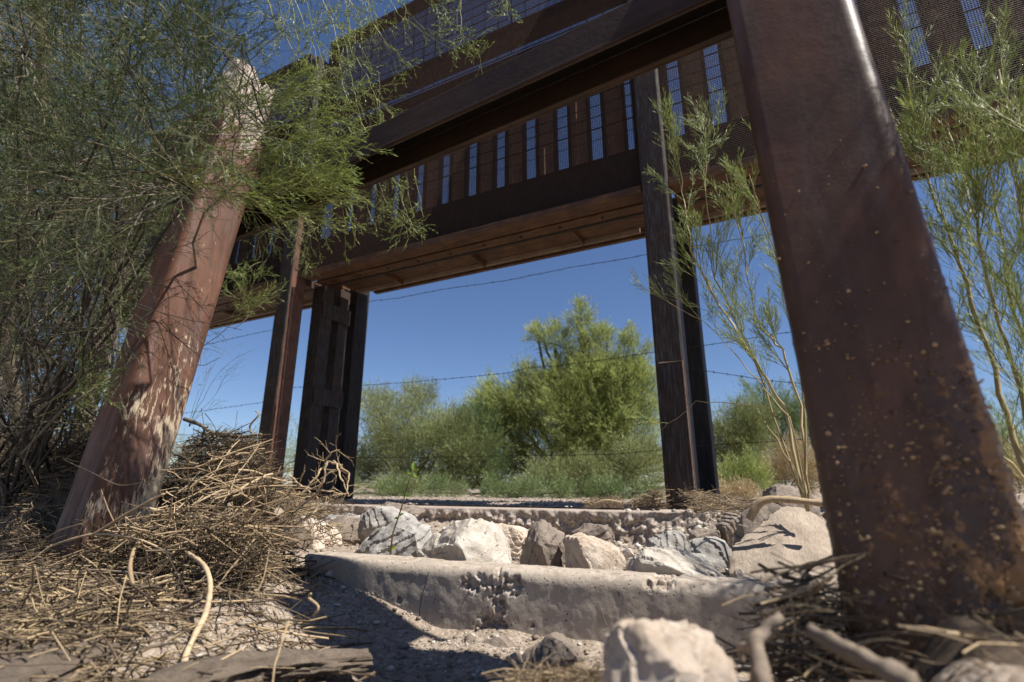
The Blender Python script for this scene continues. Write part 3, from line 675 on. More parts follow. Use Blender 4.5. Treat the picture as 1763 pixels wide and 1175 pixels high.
def column(x, y, z1, w, label, plate=False, ladder=False, mat='steel_col', z0=-.5):
    root = empty('steel_column', (x + w / 2, y + w / 2, -.2), label, 'column', 'gate columns')
    mb = MB(); mb.span(x, x + w, y, y + w, z0, z1); mb.build('column_tube', M[mat], root, bevel=.022)
    if plate:
        mb = MB(); mb.span(x + .045, x + w - .02, y - .014, y - .0015, -.03, 1.12); mb.build('cover_plate', M['steel_col'], root, bevel=.006)
        mb = MB(); mb.tube([(x + .04, y - .012, 1.13), (x + w - .015, y - .012, 1.13), (x + w - .012, y - .012, -.02)], .007, 5); mb.build('weld_bead', M['steel_pale'], root)
    if ladder:
        MB().span(x + w + .0006, x + w + .0014, y + .02, y + w - .02, z0, 4.2).build('side_plate', M['steel_rust'], root)
        for i in range(9):
            q = MB().span(x + w + .0015, x + w + .012, y + .05, y + w - .05, .25 + i * .42, .29 + i * .42).build('rung_bar', M['steel_rust'], root, bevel=.003)
        MB().span(x + w + .0015, x + w + .03, y + .004, y + .022, -.1, 1.1).build('edge_angle', M['steel_rust'], root, bevel=.003)
    return root
M['steel_rust'] = rust('red_rust_steel', (.05, .024, .016), (.12, .055, .035), (.18, .08, .05), 5, (6, 6, .6))
column(-.955, 4.9, 7.9, .27, 'middle front steel column with a welded cover plate on its foot', plate=True)
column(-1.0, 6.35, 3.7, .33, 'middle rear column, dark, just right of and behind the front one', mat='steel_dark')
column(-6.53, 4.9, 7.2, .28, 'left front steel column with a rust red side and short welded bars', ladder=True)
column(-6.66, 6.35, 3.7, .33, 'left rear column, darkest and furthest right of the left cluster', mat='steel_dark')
column(-11.9, 4.9, 6.6, .28, 'far left front column barely visible through the shrub', mat='steel_rust')
# guide post built of two members and tie plates between the left columns
gp = empty('guide_post', (-6.2, 5.7, -.2), 'dark paired guide post with tie plates between the two left columns', 'post')
MB().span(-6.44, -6.22, 5.50, 5.74, -.5, 3.13).build('post_member', M['steel_col'], gp, bevel=.01)
MB().span(-6.50, -6.26, 5.92, 6.14, -.5, 3.21).build('post_member', M['steel_col'], gp, bevel=.01)
for z in (1.2, 2.6): MB().span(-6.215, -6.20, 5.52, 6.12, z, z + .26).build('tie_plate', M['steel_col'], gp, bevel=.004)

# ------------------------------------------------------------------ barbed wires
def wire(pts, Y, label):
    root = empty('barbed_wire', PY(*pts[0], Y), label, 'wire', 'barbed wire strands behind the gate opening')
    P = [PY(px, py, Y) for px, py in pts]; path = []
    for i in range(len(P) - 1):
        n = max(2, int((P[i + 1] - P[i]).length / .05))
        for k in range(n): path.append(P[i].lerp(P[i + 1], k / n))
    path.append(P[-1]); path = [p + Vector((0, .004 * math.sin(i), .006 * fbm(p, 3))) for i, p in enumerate(path)]
    mb = MB(); mb.tube(path, .0042, 4); mb.build('strand', M['wire'], root)
    b = MB(); s = 0
    for i in range(2, len(path) - 1, 3):
        t = (path[i + 1] - path[i]).normalized()
        for k in range(2):
            d = Vector((rng.uniform(-.4, .4), rng.uniform(-1, 1), rng.uniform(-1, 1))).normalized() * .019
            b.tube([path[i] - d, path[i] + d], .0028, 3)
    q = b.build('barbs', M['wire'], root); q['kind'] = 'stuff'
wire([(560,527),(640,519),(690,513),(760,499),(870,484),(975,462),(1040,452),(1105,440),(1200,424),(1320,404),(1400,390)], 6.25, 'top barbed wire strand crossing the sky in the open bay')
wire([(480,668),(565,666),(640,663),(700,659),(800,650),(880,642),(905,634),(960,630),(1040,620),(1120,608),(1260,588),(1400,566)], 6.25, 'middle barbed wire strand crossing in front of the palo verde')
wire([(600,789),(690,788),(850,786),(950,784),(1050,783),(1135,776),(1200,768),(1340,760),(1420,755)], 6.25, 'lowest barbed wire strand in front of the bushes')
wire([(300,714),(360,706),(440,695),(470,690)], 6.25, 'short barbed wire strand between the leaning post and the left column')
wire([(330,600),(400,583),(470,568)], 6.25, 'upper short barbed wire strand seen in the left sky gap')
wire([(1190,635),(1320,655),(1400,662)], 6.25, 'thin sagging barbed wire strand right of the middle columns')

# ------------------------------------------------------------------ vegetation
def rvec(): 
    while True:
        v = Vector((rng.uniform(-1, 1), rng.uniform(-1, 1), rng.uniform(-1, 1)))
        if .05 < v.length < 1: return v.normalized()
def tilt(d, ang):
    ax = d.cross(rvec()); 
    if ax.length < 1e-3: return d
    return Quaternion(ax.normalized(), ang) @ d
class Plant:
    def __init__(s): s.wood = []; s.green = []; s.lp = []; s.ld = []; s.ll = []; s.lw = []; s.lq = []
    def path(s, pts, r0, r1, tgt='wood', q=None):
        pts = [Vector(p) for p in pts]; L = len(pts) - 1; T = s.wood if tgt == 'wood' else s.green; q = rng.random() if q is None else q
        for i in range(L): T.append((pts[i][:], pts[i+1][:], r0 + (r1-r0)*i/L, r0 + (r1-r0)*(i+1)/L, q))
    def curve(s, a, b, sag, r0, r1, n=8, wob=.03, tgt='wood'):
        a, b = Vector(a), Vector(b); pts = []; off = rvec() * 10; ln = (b - a).length
        for i in range(n + 1):
            t = i / n; p = a.lerp(b, t) + Vector((0, 0, sag * 4 * t * (1 - t)))
            k = math.sin(math.pi * t) ; p += Vector((noise.noise(off + Vector((t*3, 0, 0))), noise.noise(off + Vector((0, t*3, 5))), noise.noise(off + Vector((9, 0, t*3))))) * wob * ln * 2 * k
            pts.append(p)
        s.path(pts, r0, r1, tgt); return pts
    def leaf(s, p, d, l, w, q): s.lp.append(p[:]); s.ld.append(d[:]); s.ll.append(l); s.lw.append(w); s.lq.append(q)
    def spray(s, p, d, L, level, spread=.45, nch=5, r=.002, g=(0, 0, 0), leafl=.02, leafw=.0025, leafn=5, tgt='green', leafprob=1., q0=None):
        """branching twig; level 0 carries leaves"""
        n = 4; step = L / n; pts = [Vector(p)]; d = Vector(d).normalized(); dirs = [d]
        for i in range(n):
            d = (d + rvec() * .16 + Vector(g) * .25).normalized(); pts.append(pts[-1] + d * step); dirs.append(d)
        q = rng.random() * .6 + (q0 or 0)
        s.path(pts, r, r * .5, tgt, rng.random())
        if level > 0:
            for i in range(nch):
                t = (i + 1) / (nch + .3); k = min(n - 1, int(t * n)); pp = pts[k].lerp(pts[k + 1], t * n - k)
                s.spray(pp, tilt(dirs[k], spread * rng.uniform(.6, 1.35)), L * (.62 - .25 * t) * rng.uniform(.7, 1.2), level - 1, spread, nch, r * .62, g, leafl, leafw, leafn, tgt, leafprob, q0)
        if level <= 1 and rng.random() < leafprob:
            m = leafn if level == 0 else leafn // 2
            for i in range(m):
                t = (i + .7) / m; k = min(n - 1, int(t * n)); pp = pts[k].lerp(pts[k + 1], min(1, t * n - k))
                s.leaf(pp, tilt(dirs[k], spread * rng.uniform(.4, 1.1)), leafl * rng.uniform(.6, 1.3), leafw, min(1, max(0, q + rng.gauss(0, .18))))
    def build(s, root, woodm, greenm, leafmat, leafname='foliage'):
        def fix(o): o.matrix_parent_inverse = Matrix.Translation(-root.location); return o
        if s.wood: fix(link('branches', segs_mesh('branches', s.wood, 5), M[woodm], root, True))
        if s.green: o = fix(link('twigs', segs_mesh('twigs', s.green, 3), M[greenm], root, True)); o['kind'] = 'stuff'
        if s.lp: o = fix(link(leafname, blades_mesh(leafname, s.lp, s.ld, np.array(s.ll), np.array(s.lw), np.array(s.lq)), M[leafmat], root)); o['kind'] = 'stuff'

# --- big shrub overhanging the left
def left_shrub():
    base = PD(20, 860, 2.6); base.z = gz(base.x, base.y) if abs(base.x) < 3.3 else -.25
    root = empty('desert_shrub', base, 'dense feathery green shrub arching over the whole left side of the view', 'shrub'); pl_ = Plant(); bright = Plant()
    hubs = []
    for px, py, d in [(60,560,2.5),(110,300,2.2),(220,120,2.1),(330,220,2.2),(40,90,1.9),(180,420,2.3),(420,60,2.4),(60,330,3.0),(250,-60,2.2),(120,-40,2.6),(330,330,2.0),(480,250,2.1)]:
        h = PD(px, py, d); hubs.append(h); pl_.curve(base, h, .1, .009, .004, 12, .08)
    def near(h): return min(hubs, key=lambda q: (q - h).length)
    dense = [(-60,-60),(330,-60),(400,40),(400,130),(470,240),(420,290),(300,300),(250,420),(150,480),(-60,560)]
    for i in range(560):
        px, py = samp(dense); d = rng.uniform(1.35, 2.9); p = PD(px, py, d); h = near(p)
        dr = (p - h).normalized() * .8 + Vector((.25, -.1, .1)) + rvec() * .55
        if i % 3 == 0: pl_.curve(h, p, .02, .0035, .0018, 6, .08)
        pl_.spray(p, dr, rng.uniform(.22, .38), 2, .5, 5, .0018, (0, 0, -.1), .017, .0023, 7)
    # bright tip sprays reaching right past the broken post top
    for (px, py, d, tx, ty, L) in [(400,330,1.95,640,300,.36),(400,350,1.95,600,350,.36),(380,300,2.0,560,330,.34),(440,250,2.0,650,290,.36),(430,270,2.0,640,260,.3),(420,200,2.0,560,110,.3),(300,180,2.0,480,150,.36),
                                   (470,230,2.0,600,200,.28),(330,250,1.9,520,240,.36),(260,290,1.8,420,300,.34),(360,320,1.9,520,370,.3),(500,290,2.1,655,310,.22),(500,300,2.1,640,270,.2)]:
        a = PD(px, py, d); b = PD(tx, ty, d - .05)
        for k in range(3): bright.spray(a + rvec() * .03, (b - a).normalized() + rvec() * .14, L * rng.uniform(.8, 1.1), 2, .38, 6, .002, (0, 0, -.05), .019, .0024, 8, q0=.2)
    pl_.build(root, 'twig', 'shrubstem', 'shrub'); bright.build(root, 'twig', 'greenstem', 'verde', 'bright_foliage')
left_shrub()
# --- grey leafless tangle below it
def tangle():
    base = PD(-40, 900, 2.9); base.z = -.25
    root = empty('dry_shrub', base, 'tangle of bare grey brown twigs with few green tips at the far left', 'shrub'); pl_ = Plant()
    poly = [(-60,380),(260,330),(300,420),(230,560),(190,680),(130,780),(-60,800)]
    for i in range(210):
        px, py = samp(poly); d = rng.uniform(1.9, 3.4); p = PD(px, py, d)
        if i % 5 == 0: pl_.curve(base + rvec() * .15, p, rng.uniform(-.05, .15), .010, .004, 9, .1)
        pl_.spray(p, rvec() + Vector((.4, -.2, .2)), rng.uniform(.22, .45), 2, .75, 4, .0024, (0, 0, -.12), .014, .002, 3, leafprob=.5)
    for i in range(70):
        px, py = samp(poly); p = PD(px, py, rng.uniform(2.4, 3.6))
        pl_.curve(p, p + rvec() * rng.uniform(.3, .7), -.06, .004, .002, 7, .12)
    pl_.build(root, 'twig', 'twig', 'shrub')
    p2 = Plant(); r2 = empty('green_sprig', PD(60, 740, 1.8), 'fresh green sprig at the foot of the dry tangle, left of the leaning post', 'sprig', 'green sprigs on the left')
    for px, py in [(90,690),(130,680),(60,720),(120,640)]: p2.spray(PD(px, py, 1.9), Vector((.3, 0, .2)) + rvec() * .5, .18, 2, .4, 5, .002, (0, 0, 0), .018, .003, 6, q0=.2)
    p2.curve(PD(40, 800, 1.95), PD(90, 690, 1.9), 0, .003, .002, 5); p2.build(r2, 'twig', 'greenstem', 'broom')
tangle()
# --- sprigs behind the leaning post
def sprigs():
    r = empty('green_sprig', PY(330, 620, 2.4), 'bright green sprig right of the leaning post under the beam', 'sprig', 'green sprigs on the left'); p = Plant()
    a = PY(345, 600, 2.0); b = PY(425, 530, 2.0); p.curve(a, b, 0, .003, .002, 6, tgt='green')
    for k in range(9): p.spray(b.lerp(a, rng.random() * .5), Vector((.45, .1, .5)) + rvec() * .5, .24, 2, .42, 5, .0016, (0, 0, 0), .02, .0028, 6, q0=.35)
    for k in range(7): p.spray(PY(rng.uniform(380, 440), rng.uniform(470, 520), 2.1), Vector((.2, .1, .2)) + rvec(), .17, 2, .5, 5, .0016, (0, 0, 0), .018, .0026, 6)
    p.build(r, 'twig', 'greenstem', 'broom')
    r = empty('thin_sprig', PY(330, 700, 2.2), 'thin sparse sprig against the sky gap beside the leaning post', 'sprig', 'green sprigs on the left'); p = Plant()
    a = PY(325, 735, 2.3)
    for tx, ty in [(395,600),(405,640),(370,690),(360,730),(385,580),(350,640)]:
        b = PY(tx, ty, 2.3); m = a.lerp(b, .45); p.curve(a, m, .01, .002, .0015, 4, tgt='green'); p.spray(m, b - m, (b - m).length, 2, .45, 4, .0012, (0, 0, 0), .012, .0018, 3)
    p.build(r, 'twig', 'greenstem', 'shrub')
sprigs()
# --- palo verde hanging from above, near the top centre
def hanging():
    base = Vector((-5.6, 2.2, -.25)); root = empty('palo_verde', base, 'palo verde with thin branches dangling before the mesh gate, upper left of centre', 'tree'); p = Plant()
    hub = PD(560, -120, 3.3); tr = p.curve(base, PD(60, -260, 3.3), .1, .05, .035, 14, .03); tr = p.curve(tr[-1], PD(430, -160, 3.3), .1, .035, .025, 8, .03)
    tops = []
    for px, d in [(480,3.0),(540,3.2),(600,3.1),(660,3.3),(720,3.2),(780,3.3),(870,3.3)]:
        t = PD(px, -70, d); p.curve(tr[-1], t, .1, .016, .008, 8, .06); tops.append(t)
    def strand(pts, d, dens=1.):
        P = [PD(x, y, d) for x, y in pts]; path = []
        for i in range(len(P) - 1):
            for k in range(6): path.append(P[i].lerp(P[i+1], k / 6) + rvec() * .008)
        path.append(P[-1]); p.path(path, .003, .0012, 'green')
        for i, q in enumerate(path):
            if rng.random() < .55 * dens:
                a = (path[min(i+1, len(path)-1)] - path[max(0, i-1)]).normalized()
                p.spray(q, tilt(a, .9), rng.uniform(.06, .16), 1, .6, 4, .001, (0, 0, -.3), .012, .006, 6)
    for s_ in ([(540,-40),(580,60),(600,160),(625,230),(650,330),(690,380),(708,405)], [(590,-40),(612,80),(640,130),(655,210),(648,250)], [(660,-40),(700,20),(740,60),(800,90),(822,98)],
               [(780,-30),(795,50),(805,75)], [(860,-30),(868,20)], [(700,-30),(760,10),(790,40)], [(520,-40),(560,110),(575,200),(590,260)], [(500,-40),(530,90),(560,150),(640,150),(690,145)],
               [(600,150),(660,170),(700,215),(705,290),(715,380)], [(650,270),(690,330),(705,380),(695,410)], [(440,-40),(480,40),(540,120),(580,180)], [(560,-40),(640,40),(700,130)],
               [(560,250),(600,330),(660,350),(680,380)]):
        for k in range(2):
            strand([(x + rng.uniform(-14, 14), y + rng.uniform(-10, 10)) for x, y in s_], rng.uniform(2.8, 3.5))
    for i in range(110):
        px, py = samp([(430,-50),(640,-50),(640,120),(660,260),(560,260),(450,180)]); p.spray(PD(px, py, rng.uniform(2.6, 3.4)), rvec() + Vector((.2, 0, -.7)), rng.uniform(.12, .26), 2, .65, 4, .0013, (0, 0, -.3), .012, .0055, 4, leafprob=.8)
    for i in range(45):
        px, py = samp([(440,340),(640,350),(700,400),(560,420),(430,460)]) if i % 2 else samp([(420,380),(560,350),(560,420),(440,470)])
        p.spray(PD(px, py, rng.uniform(2.8, 3.3)), rvec() + Vector((.2, 0, -.3)), rng.uniform(.12, .2), 2, .65, 4, .0013, (0, 0, -.3), .012, .004, 4, leafprob=.5)
    p.build(root, 'bark', 'greenstem', 'verde')
hanging()
# --- desert broom between the middle column and the near post
def broom(name, base, stems, label, lw=.0016, dn=1., mat='broom', sl=.24):
    root = empty(name, base, label, 'shrub', 'desert broom shrubs on the right'); p = Plant()
    for (pts, r0, n) in stems:
        P = [base] + pts; path = []
        for i in range(len(P) - 1):
            for k in range(5): path.append(P[i].lerp(P[i+1], k / 5) + rvec() * .006)
        path.append(P[-1]); sm = MB().tube(path, [r0 * .85 * (1 - .7 * i / (len(path) - 1)) for i in range(len(path))], 6).build('stem', M['broomstem'], root, True)
        sa = sm.data.attributes.new('rnd', 'FLOAT', 'POINT'); sa.data.foreach_set('value', np.full(len(sm.data.vertices), rng.random(), np.float32))
        m = len(path)
        for j in range(int(n * dn)):
            t = .3 + .7 * rng.random() ** .8; i = min(m - 2, int(t * (m - 1))); d = (path[i+1] - path[i]).normalized()
            dd = tilt(d, rng.uniform(.25, .8)); dd = (dd + Vector((0, 0, .55))).normalized()
            p.spray(path[i], dd, sl * rng.uniform(.6, 1.2), 2, .33, 6, .0017, (0, 0, .12), .026, lw, 6, q0=.15)
    p.build(root, 'broomstem', 'greenstem', mat)
M['broomstem'] = stickm('broom_stem', (.28, .22, .10), (.38, .30, .15), (.46, .37, .20))
Yb = 2.3
b1 = PY(1392, 880, Yb)
def S_(*pts, Y=Yb): return [PY(x, y, Y + rng.uniform(-.12, .12)) for x, y in pts]
broom('desert_broom', b1, [
    (S_((1350,700),(1300,620),(1240,530),(1190,430),(1175,330),(1165,240)), .008, 30),
    (S_((1380,700),(1345,600),(1300,560),(1280,420),(1250,300)), .007, 30),
    (S_((1385,720),(1370,580),(1340,450),(1290,300)), .006, 22),
    (S_((1360,720),(1290,640),(1220,560),(1150,520)), .004, 7),
    (S_((1300,620),(1230,480),(1215,330),(1215,220)), .005, 26),
    (S_((1365,800),(1300,700),(1200,690),(1140,740)), .003, 4)],
    'tall wispy desert broom between the middle column and the near post', dn=.62)
b2 = PY(1850, 1000, 1.9)
broom('desert_broom', b2, [
    (S_((1760,800),(1700,600),(1640,420),(1590,280),(1560,130), Y=1.9), .010, 34),
    (S_((1780,760),(1720,560),(1680,380),(1630,220), Y=1.8), .008, 34),
    (S_((1790,700),(1740,500),(1710,330),(1660,160), Y=1.9), .007, 28),
    (S_((1800,700),(1770,450),(1745,300),(1720,120), Y=1.7), .007, 26),
    (S_((1790,850),(1700,760),(1660,650),(1620,540), Y=2.0), .008, 12),
    (S_((1820,800),(1780,640),(1760,520), Y=1.5), .006, 10),
    (S_((1860,600),(1850,400),(1780,200), Y=1.4), .006, 10)],
    'desert broom filling the right edge beyond the near post', dn=.55)

b3 = Vector((1.15, 1.06, -.35))
broom('desert_broom', b3, [
    ([Vector((1.02, 1.04, .3)), Vector((.86, 1.02, .8)), Vector((.74, 1.02, 1.3))], .007, 22),
    ([Vector((1.0, 1.02, .35)), Vector((.80, 1.0, .75)), Vector((.62, 1.0, 1.05))], .007, 20),
    ([Vector((1.05, 1.0, .35)), Vector((.85, .99, .62)), Vector((.70, .99, .86))], .006, 14),
    ([Vector((1.1, 1.05, .4)), Vector((1.0, 1.02, .9)), Vector((.9, 1.03, 1.5))], .007, 16)],
    'near blurred broom sprigs reaching in at the upper right edge')
# --- background trees and bushes
def tree(name, base, crowns, Y, leafmat, label, n, up=.8, L=.16, W=.016, group=None, trunk=.05, cat='tree', dens=1., wisp=1.1, wl=1.):
    root = empty(name, base, label, cat, group); wood = MB()
    def fix(o): o.matrix_parent_inverse = Matrix.Translation(-root.location); return o
    LP, LD, LL, LQ, W_ = [], [], [], [], Plant()
    tot = sum(c[2] * c[3] for c in crowns)
    for (px, py, rx, ry) in crowns:
        c = PY(px, py, Y); sc_ = c.length / FPX * .95; RX, RZ = rx * sc_, ry * sc_; RY = RX * .8
        pts = W_.curve(base, c, .0, trunk, trunk * .3, 7, .05)
        K = max(6, int(42 * dens * (rx * ry / 3600) ** .6))
        hubs = []
        for k in range(K):
            v = rvec(); v *= rng.uniform(.45, .95); h = c + Vector((v.x * RX, v.y * RY, v.z * RZ)); hubs.append((h, v))
            if k % 2 == 0: W_.curve(pts[rng.randrange(4, 8)], h, 0, trunk * .22, .006, 5, .06)
        nn = int(n * rx * ry / tot)
        hi = nrg.integers(0, K, nn); H = np.array([h[0][:] for h in hubs]); HV = np.array([h[1][:] for h in hubs])
        cr = .30 * min(RX, RZ) + .08
        G = nrg.normal(size=(nn, 3)) * cr * .62; G[:, 2] *= 1.15
        P_ = H[hi] + G
        D_ = HV[hi] * .7 + G / cr * .35 + nrg.normal(size=(nn, 3)) * .28 + np.array([0, 0, up])
        br = nrg.random(K)[hi] * .45
        LP.append(P_); LD.append(D_); LL.append(nrg.uniform(.35, 1.2, nn) * L); LQ.append(np.clip(br + nrg.random(nn) * .55, 0, 1))
        # wispy outlying shoots
        for k in range(int(K * wisp)):
            h, v = hubs[rng.randrange(K)]; d = (Vector((v.x, v.y, v.z)) * .8 + rvec() * .35 + Vector((0, 0, up * .7))).normalized(); ln = cr * rng.uniform(1.2, 2.4) * wl
            q = h + d * ln; W_.path([h, h.lerp(q, .5) + rvec() * .03, q], .006, .002, 'green'); m = 26
            t = nrg.random((m, 1)); LP.append(np.array(h[:])[None] + (np.array(q[:]) - np.array(h[:]))[None] * (.3 + .75 * t) + nrg.normal(size=(m, 3)) * .035)
            LD.append(np.array(d[:])[None] + nrg.normal(size=(m, 3)) * .35); LL.append(np.full(m, L * .8)); LQ.append(np.clip(.4 + nrg.random(m) * .6, 0, 1))
    LP, LD, LL, LQ = np.concatenate(LP), np.concatenate(LD), np.concatenate(LL), np.concatenate(LQ)
    keep = LP[:, 2] > -.25; LP, LD, LL, LQ = LP[keep], LD[keep], LL[keep], LQ[keep]
    fix(link('trunk', segs_mesh('trunk', W_.wood, 6), M['bark'], root, True))
    if W_.green: o = fix(link('twigs', segs_mesh('twigs', W_.green, 3), M['greenstem'], root)); o['kind'] = 'stuff'
    o = fix(link('crown', blades_mesh('crown', LP, LD, LL, W * nrg.uniform(.6, 1.2, len(LP)), LQ), M[leafmat], root)); o['kind'] = 'stuff'
def gb(px, Y): p = PY(px, 845, Y); return Vector((p.x, Y, -.22))
tree('palo_verde', gb(1010, 13), [(1005,580,24,36),(955,592,28,20),(1045,600,24,30),(1092,610,18,40),(1060,650,44,30),(990,645,40,26),(925,578,10,10),(935,577,14,12),(1015,650,50,26),(1000,545,12,20),(1000,710,90,52),(895,695,58,48),(855,730,46,52),(836,695,20,24),(925,665,34,26),(1065,720,66,62),(960,760,80,55),(1040,790,90,50),(870,800,60,50),(1110,680,26,50),(1000,655,60,38),(1060,665,55,40),(950,690,50,40),(880,715,50,40),(1020,740,70,50)], 13, 'tree1',
     'tall feathery palo verde left of the middle column, its crown highest against the sky', 92000, .75, .17, .012, trunk=.09, wisp=3.2, wl=1.35, dens=1.3)
tree('grey_green_bush', gb(700, 11.5), [(690,735,70,55),(650,775,55,60),(730,790,70,55),(660,700,40,30),(770,745,50,45),(800,790,45,55),(620,810,35,45)], 11.5, 'tree2',
     'broad grey green bush at the left of the open bay', 60000, .6, .13, .013, cat='bush', trunk=.05)
tree('mesquite', gb(725, 14), [(725,690,36,26),(722,672,26,20),(775,735,40,35),(640,690,30,24)], 14, 'tree4', 'thin yellowish tree poking up behind the grey green bush', 9000, .9, .17, .012, trunk=.05)
tree('green_bush', gb(835, 12), [(835,760,45,50),(800,800,45,45),(860,820,40,30),(790,750,40,40),(820,725,36,30)], 12, 'tree3', 'darker green bush between the grey green bush and the palo verde', 26000, .6, .13, .013, cat='bush')
tree('tree_line', gb(900, 30), [(x, 815 - (x * 37) % 23, 60, 38) for x in range(-200, 2000, 62)], 30, 'tree4', 'far low line of green trees closing the horizon', 60000, .6, .3, .03, cat='trees', trunk=.06, dens=.5)
tree('olive_bush', gb(1050, 10), [(1050,820,60,32),(1100,800,45,45),(990,825,55,30),(930,830,45,26)], 10, 'tree4', 'low olive bush at the foot of the palo verde, left of the middle column', 26000, .5, .10, .010, cat='bush')
tree('low_bushes', gb(880, 8.6), [(600,842,30,16),(680,846,45,14),(760,844,50,16),(850,846,50,16),(930,846,45,14),(1000,846,45,14),(1060,846,40,14),(1110,850,30,12)], 8.6, 'tree3', 'knee high grey green brush along the foot of the bushes behind the slab', 26000, .5, .08, .009, cat='weeds', trunk=.01)
tree('low_plant', gb(680, 9), [(665,843,40,12),(700,840,35,14)], 9, 'tree4', 'low yellow green weeds under the grey green bush', 6000, .5, .07, .009, cat='weeds', trunk=.015)
tree('yellow_bush', gb(1262, 16), [(1262,740,42,40),(1240,780,40,45),(1300,780,40,40),(1290,730,30,30)], 16, 'tree4', 'yellow green bush just right of the middle columns', 20000, .7, .17, .014, cat='bush')
tree('blue_green_tree', gb(1320, 22), [(1320,700,38,36),(1350,740,38,45),(1300,745,30,40),(1390,720,40,50)], 22, 'tree3', 'bluish green tree further back right of the middle columns', 18000, .9, .24, .018, trunk=.09)
tree('dry_bush', gb(1350, 12), [(1350,815,42,26),(1385,800,36,34)], 12, 'dry', 'tan dry bush behind the boulders right of the middle column', 11000, .5, .13, .008, cat='bush', trunk=.02)
tree('green_bush', gb(1275, 11), [(1262,825,34,22),(1300,815,30,24)], 11, 'tree1', 'low bright green bush beside the rear middle column', 8000, .6, .10, .010, cat='bush', trunk=.02)
tree('tan_bush', gb(1240, 10), [(1245,845,20,12),(1285,848,30,9)], 10, 'dry', 'strip of dry grass on the ground right of the rear column', 5000, .6, .09, .006, cat='grass', trunk=.01)
tree('left_bush', gb(430, 15), [(430,790,60,40),(520,790,50,40),(330,800,50,40),(475,740,20,40)], 15, 'tree2', 'grey green bush beyond the left bay, behind the left columns', 14000, .6, .15, .014, cat='bush')
tree('desert_tree', Vector((-7.4, 2.6, -.25)), [(40,120,110,110),(200,200,80,70),(-60,250,120,120),(120,300,110,70),(40,10,110,60),(240,330,60,40),(20,400,90,80)], 2.6, 'shrub', 'dark leafy tree behind the overhanging shrub in the upper left corner', 52000, .2, .085, .008, cat='tree', trunk=.03, dens=1.4)
tree('dense_shrub', Vector((-6.3, 3.2, -.25)), [(60,560,150,120),(20,700,140,120),(150,470,110,80),(90,330,130,110),(-60,420,120,160),(210,400,70,60),(120,650,70,90)], 3.1, 'shrub', 'dark dense shrub mass behind the dry tangle at the far left', 60000, .2, .07, .010, cat='shrub', trunk=.03, dens=1.2)
tree('right_tree', gb(1820, 24), [(1790,780,70,60),(1900,740,100,80),(1730,800,40,40)], 24, 'tree3', 'dark green tree at the far right edge beyond the broom', 12000, .8, .24, .018, trunk=.09)
tree('tan_bush', gb(1750, 12), [(1755,800,30,40)], 12, 'dry', 'dry tan bush at the far right edge', 3000, .6, .12, .010, cat='bush', trunk=.01)

# ------------------------------------------------------------------ flood debris, roots, driftwood
def debris(name, poly, yr, n, mound, label, mat='debris', rr=(.0009, .0038), lr=(.08, .35), hgt=.1):
    segs = []
    for i in range(n):
        px, py = samp(poly); Y = rng.uniform(*yr); p = PY(px, py, Y)
        g = gz(p.x, p.y); 
        if p.z < g: p.z = g + rng.uniform(0, .05)
        d = Vector((rng.gauss(.9, .6), rng.gauss(0, .5), rng.gauss(.12, .35))).normalized(); L = rng.uniform(*lr) * rng.uniform(.4, 1); r = rng.uniform(*rr) * rng.uniform(.4, 1)
        q = rng.random(); pt = p - d * L / 2; k = 5
        bend = rvec() * rng.uniform(0, .9)
        for j in range(k):
            nd = (d + bend * (j / k - .5) + rvec() * .15).normalized(); nx_ = pt + nd * L / k; segs.append((pt[:], nx_[:], r * (1 - .1 * j), r * (1 - .1 * (j + 1)), q)); pt = nx_
    o = link(name, segs_mesh(name, segs, 4), M[mat], None, True); return tag(o, label, 'debris', kind='stuff')
debris('debris_heap', [(305,790),(330,752),(400,742),(440,760),(470,830),(485,880),(480,940),(400,960),(260,960),(270,880)], (1.5, 2.1), 5200, 0, 'tall heap of tangled dry roots and straw right of the leaning post')
debris('debris_heap', [(0,985),(60,930),(170,905),(300,880),(470,900),(450,985),(420,1030),(250,1060),(60,1050),(0,1060)], (1.05, 1.45), 4200, 0, 'straw and root litter spilling over the ground before the leaning post')
debris('debris_heap', [(-60,760),(150,740),(160,840),(110,930),(-60,980)], (1.3, 2.0), 3600, 0, 'dark matted debris behind the leaning post at the far left edge')
debris('dry_litter', [(460,845),(600,860),(600,880),(470,900)], (2.6, 4.2), 260, 0, 'thin dry twigs scattered around the foot of the left columns', rr=(.002, .005))
debris('dry_litter', [(1180,845),(1300,860),(1300,900),(1190,880)], (3.6, 4.8), 420, 0, 'straw and twigs lying beside the middle column foot', rr=(.0015, .004), lr=(.08, .3))
debris('dry_litter', [(1010,860),(1070,855),(1075,876),(1015,878)], (4.5, 4.9), 260, 0, 'small clump of straw on the slab left of the middle column', rr=(.0015, .004), lr=(.08, .3))
debris('dry_litter', [(880,1160),(1040,1150),(1040,1190),(880,1190)], (.85, 1.0), 320, 0, 'tuft of tan straw at the bottom edge left of the foreground rock', rr=(.0008, .002), lr=(.05, .15))
debris('dry_litter', [(1090,860),(1140,840),(1145,880),(1095,880)], (4.75, 4.9), 260, 0, 'dark brown twigs caught against the left of the middle column', rr=(.002, .005), lr=(.08, .3))
debris('debris_branches', [(305,800),(400,760),(460,840),(480,920),(420,990),(250,1040),(60,1030),(60,950),(200,900),(290,880)], (1.05, 1.6), 620, 0, 'coarser pale sticks and root ends tangled through the debris heap', mat='root', rr=(.0018, .0058), lr=(.1, .45))
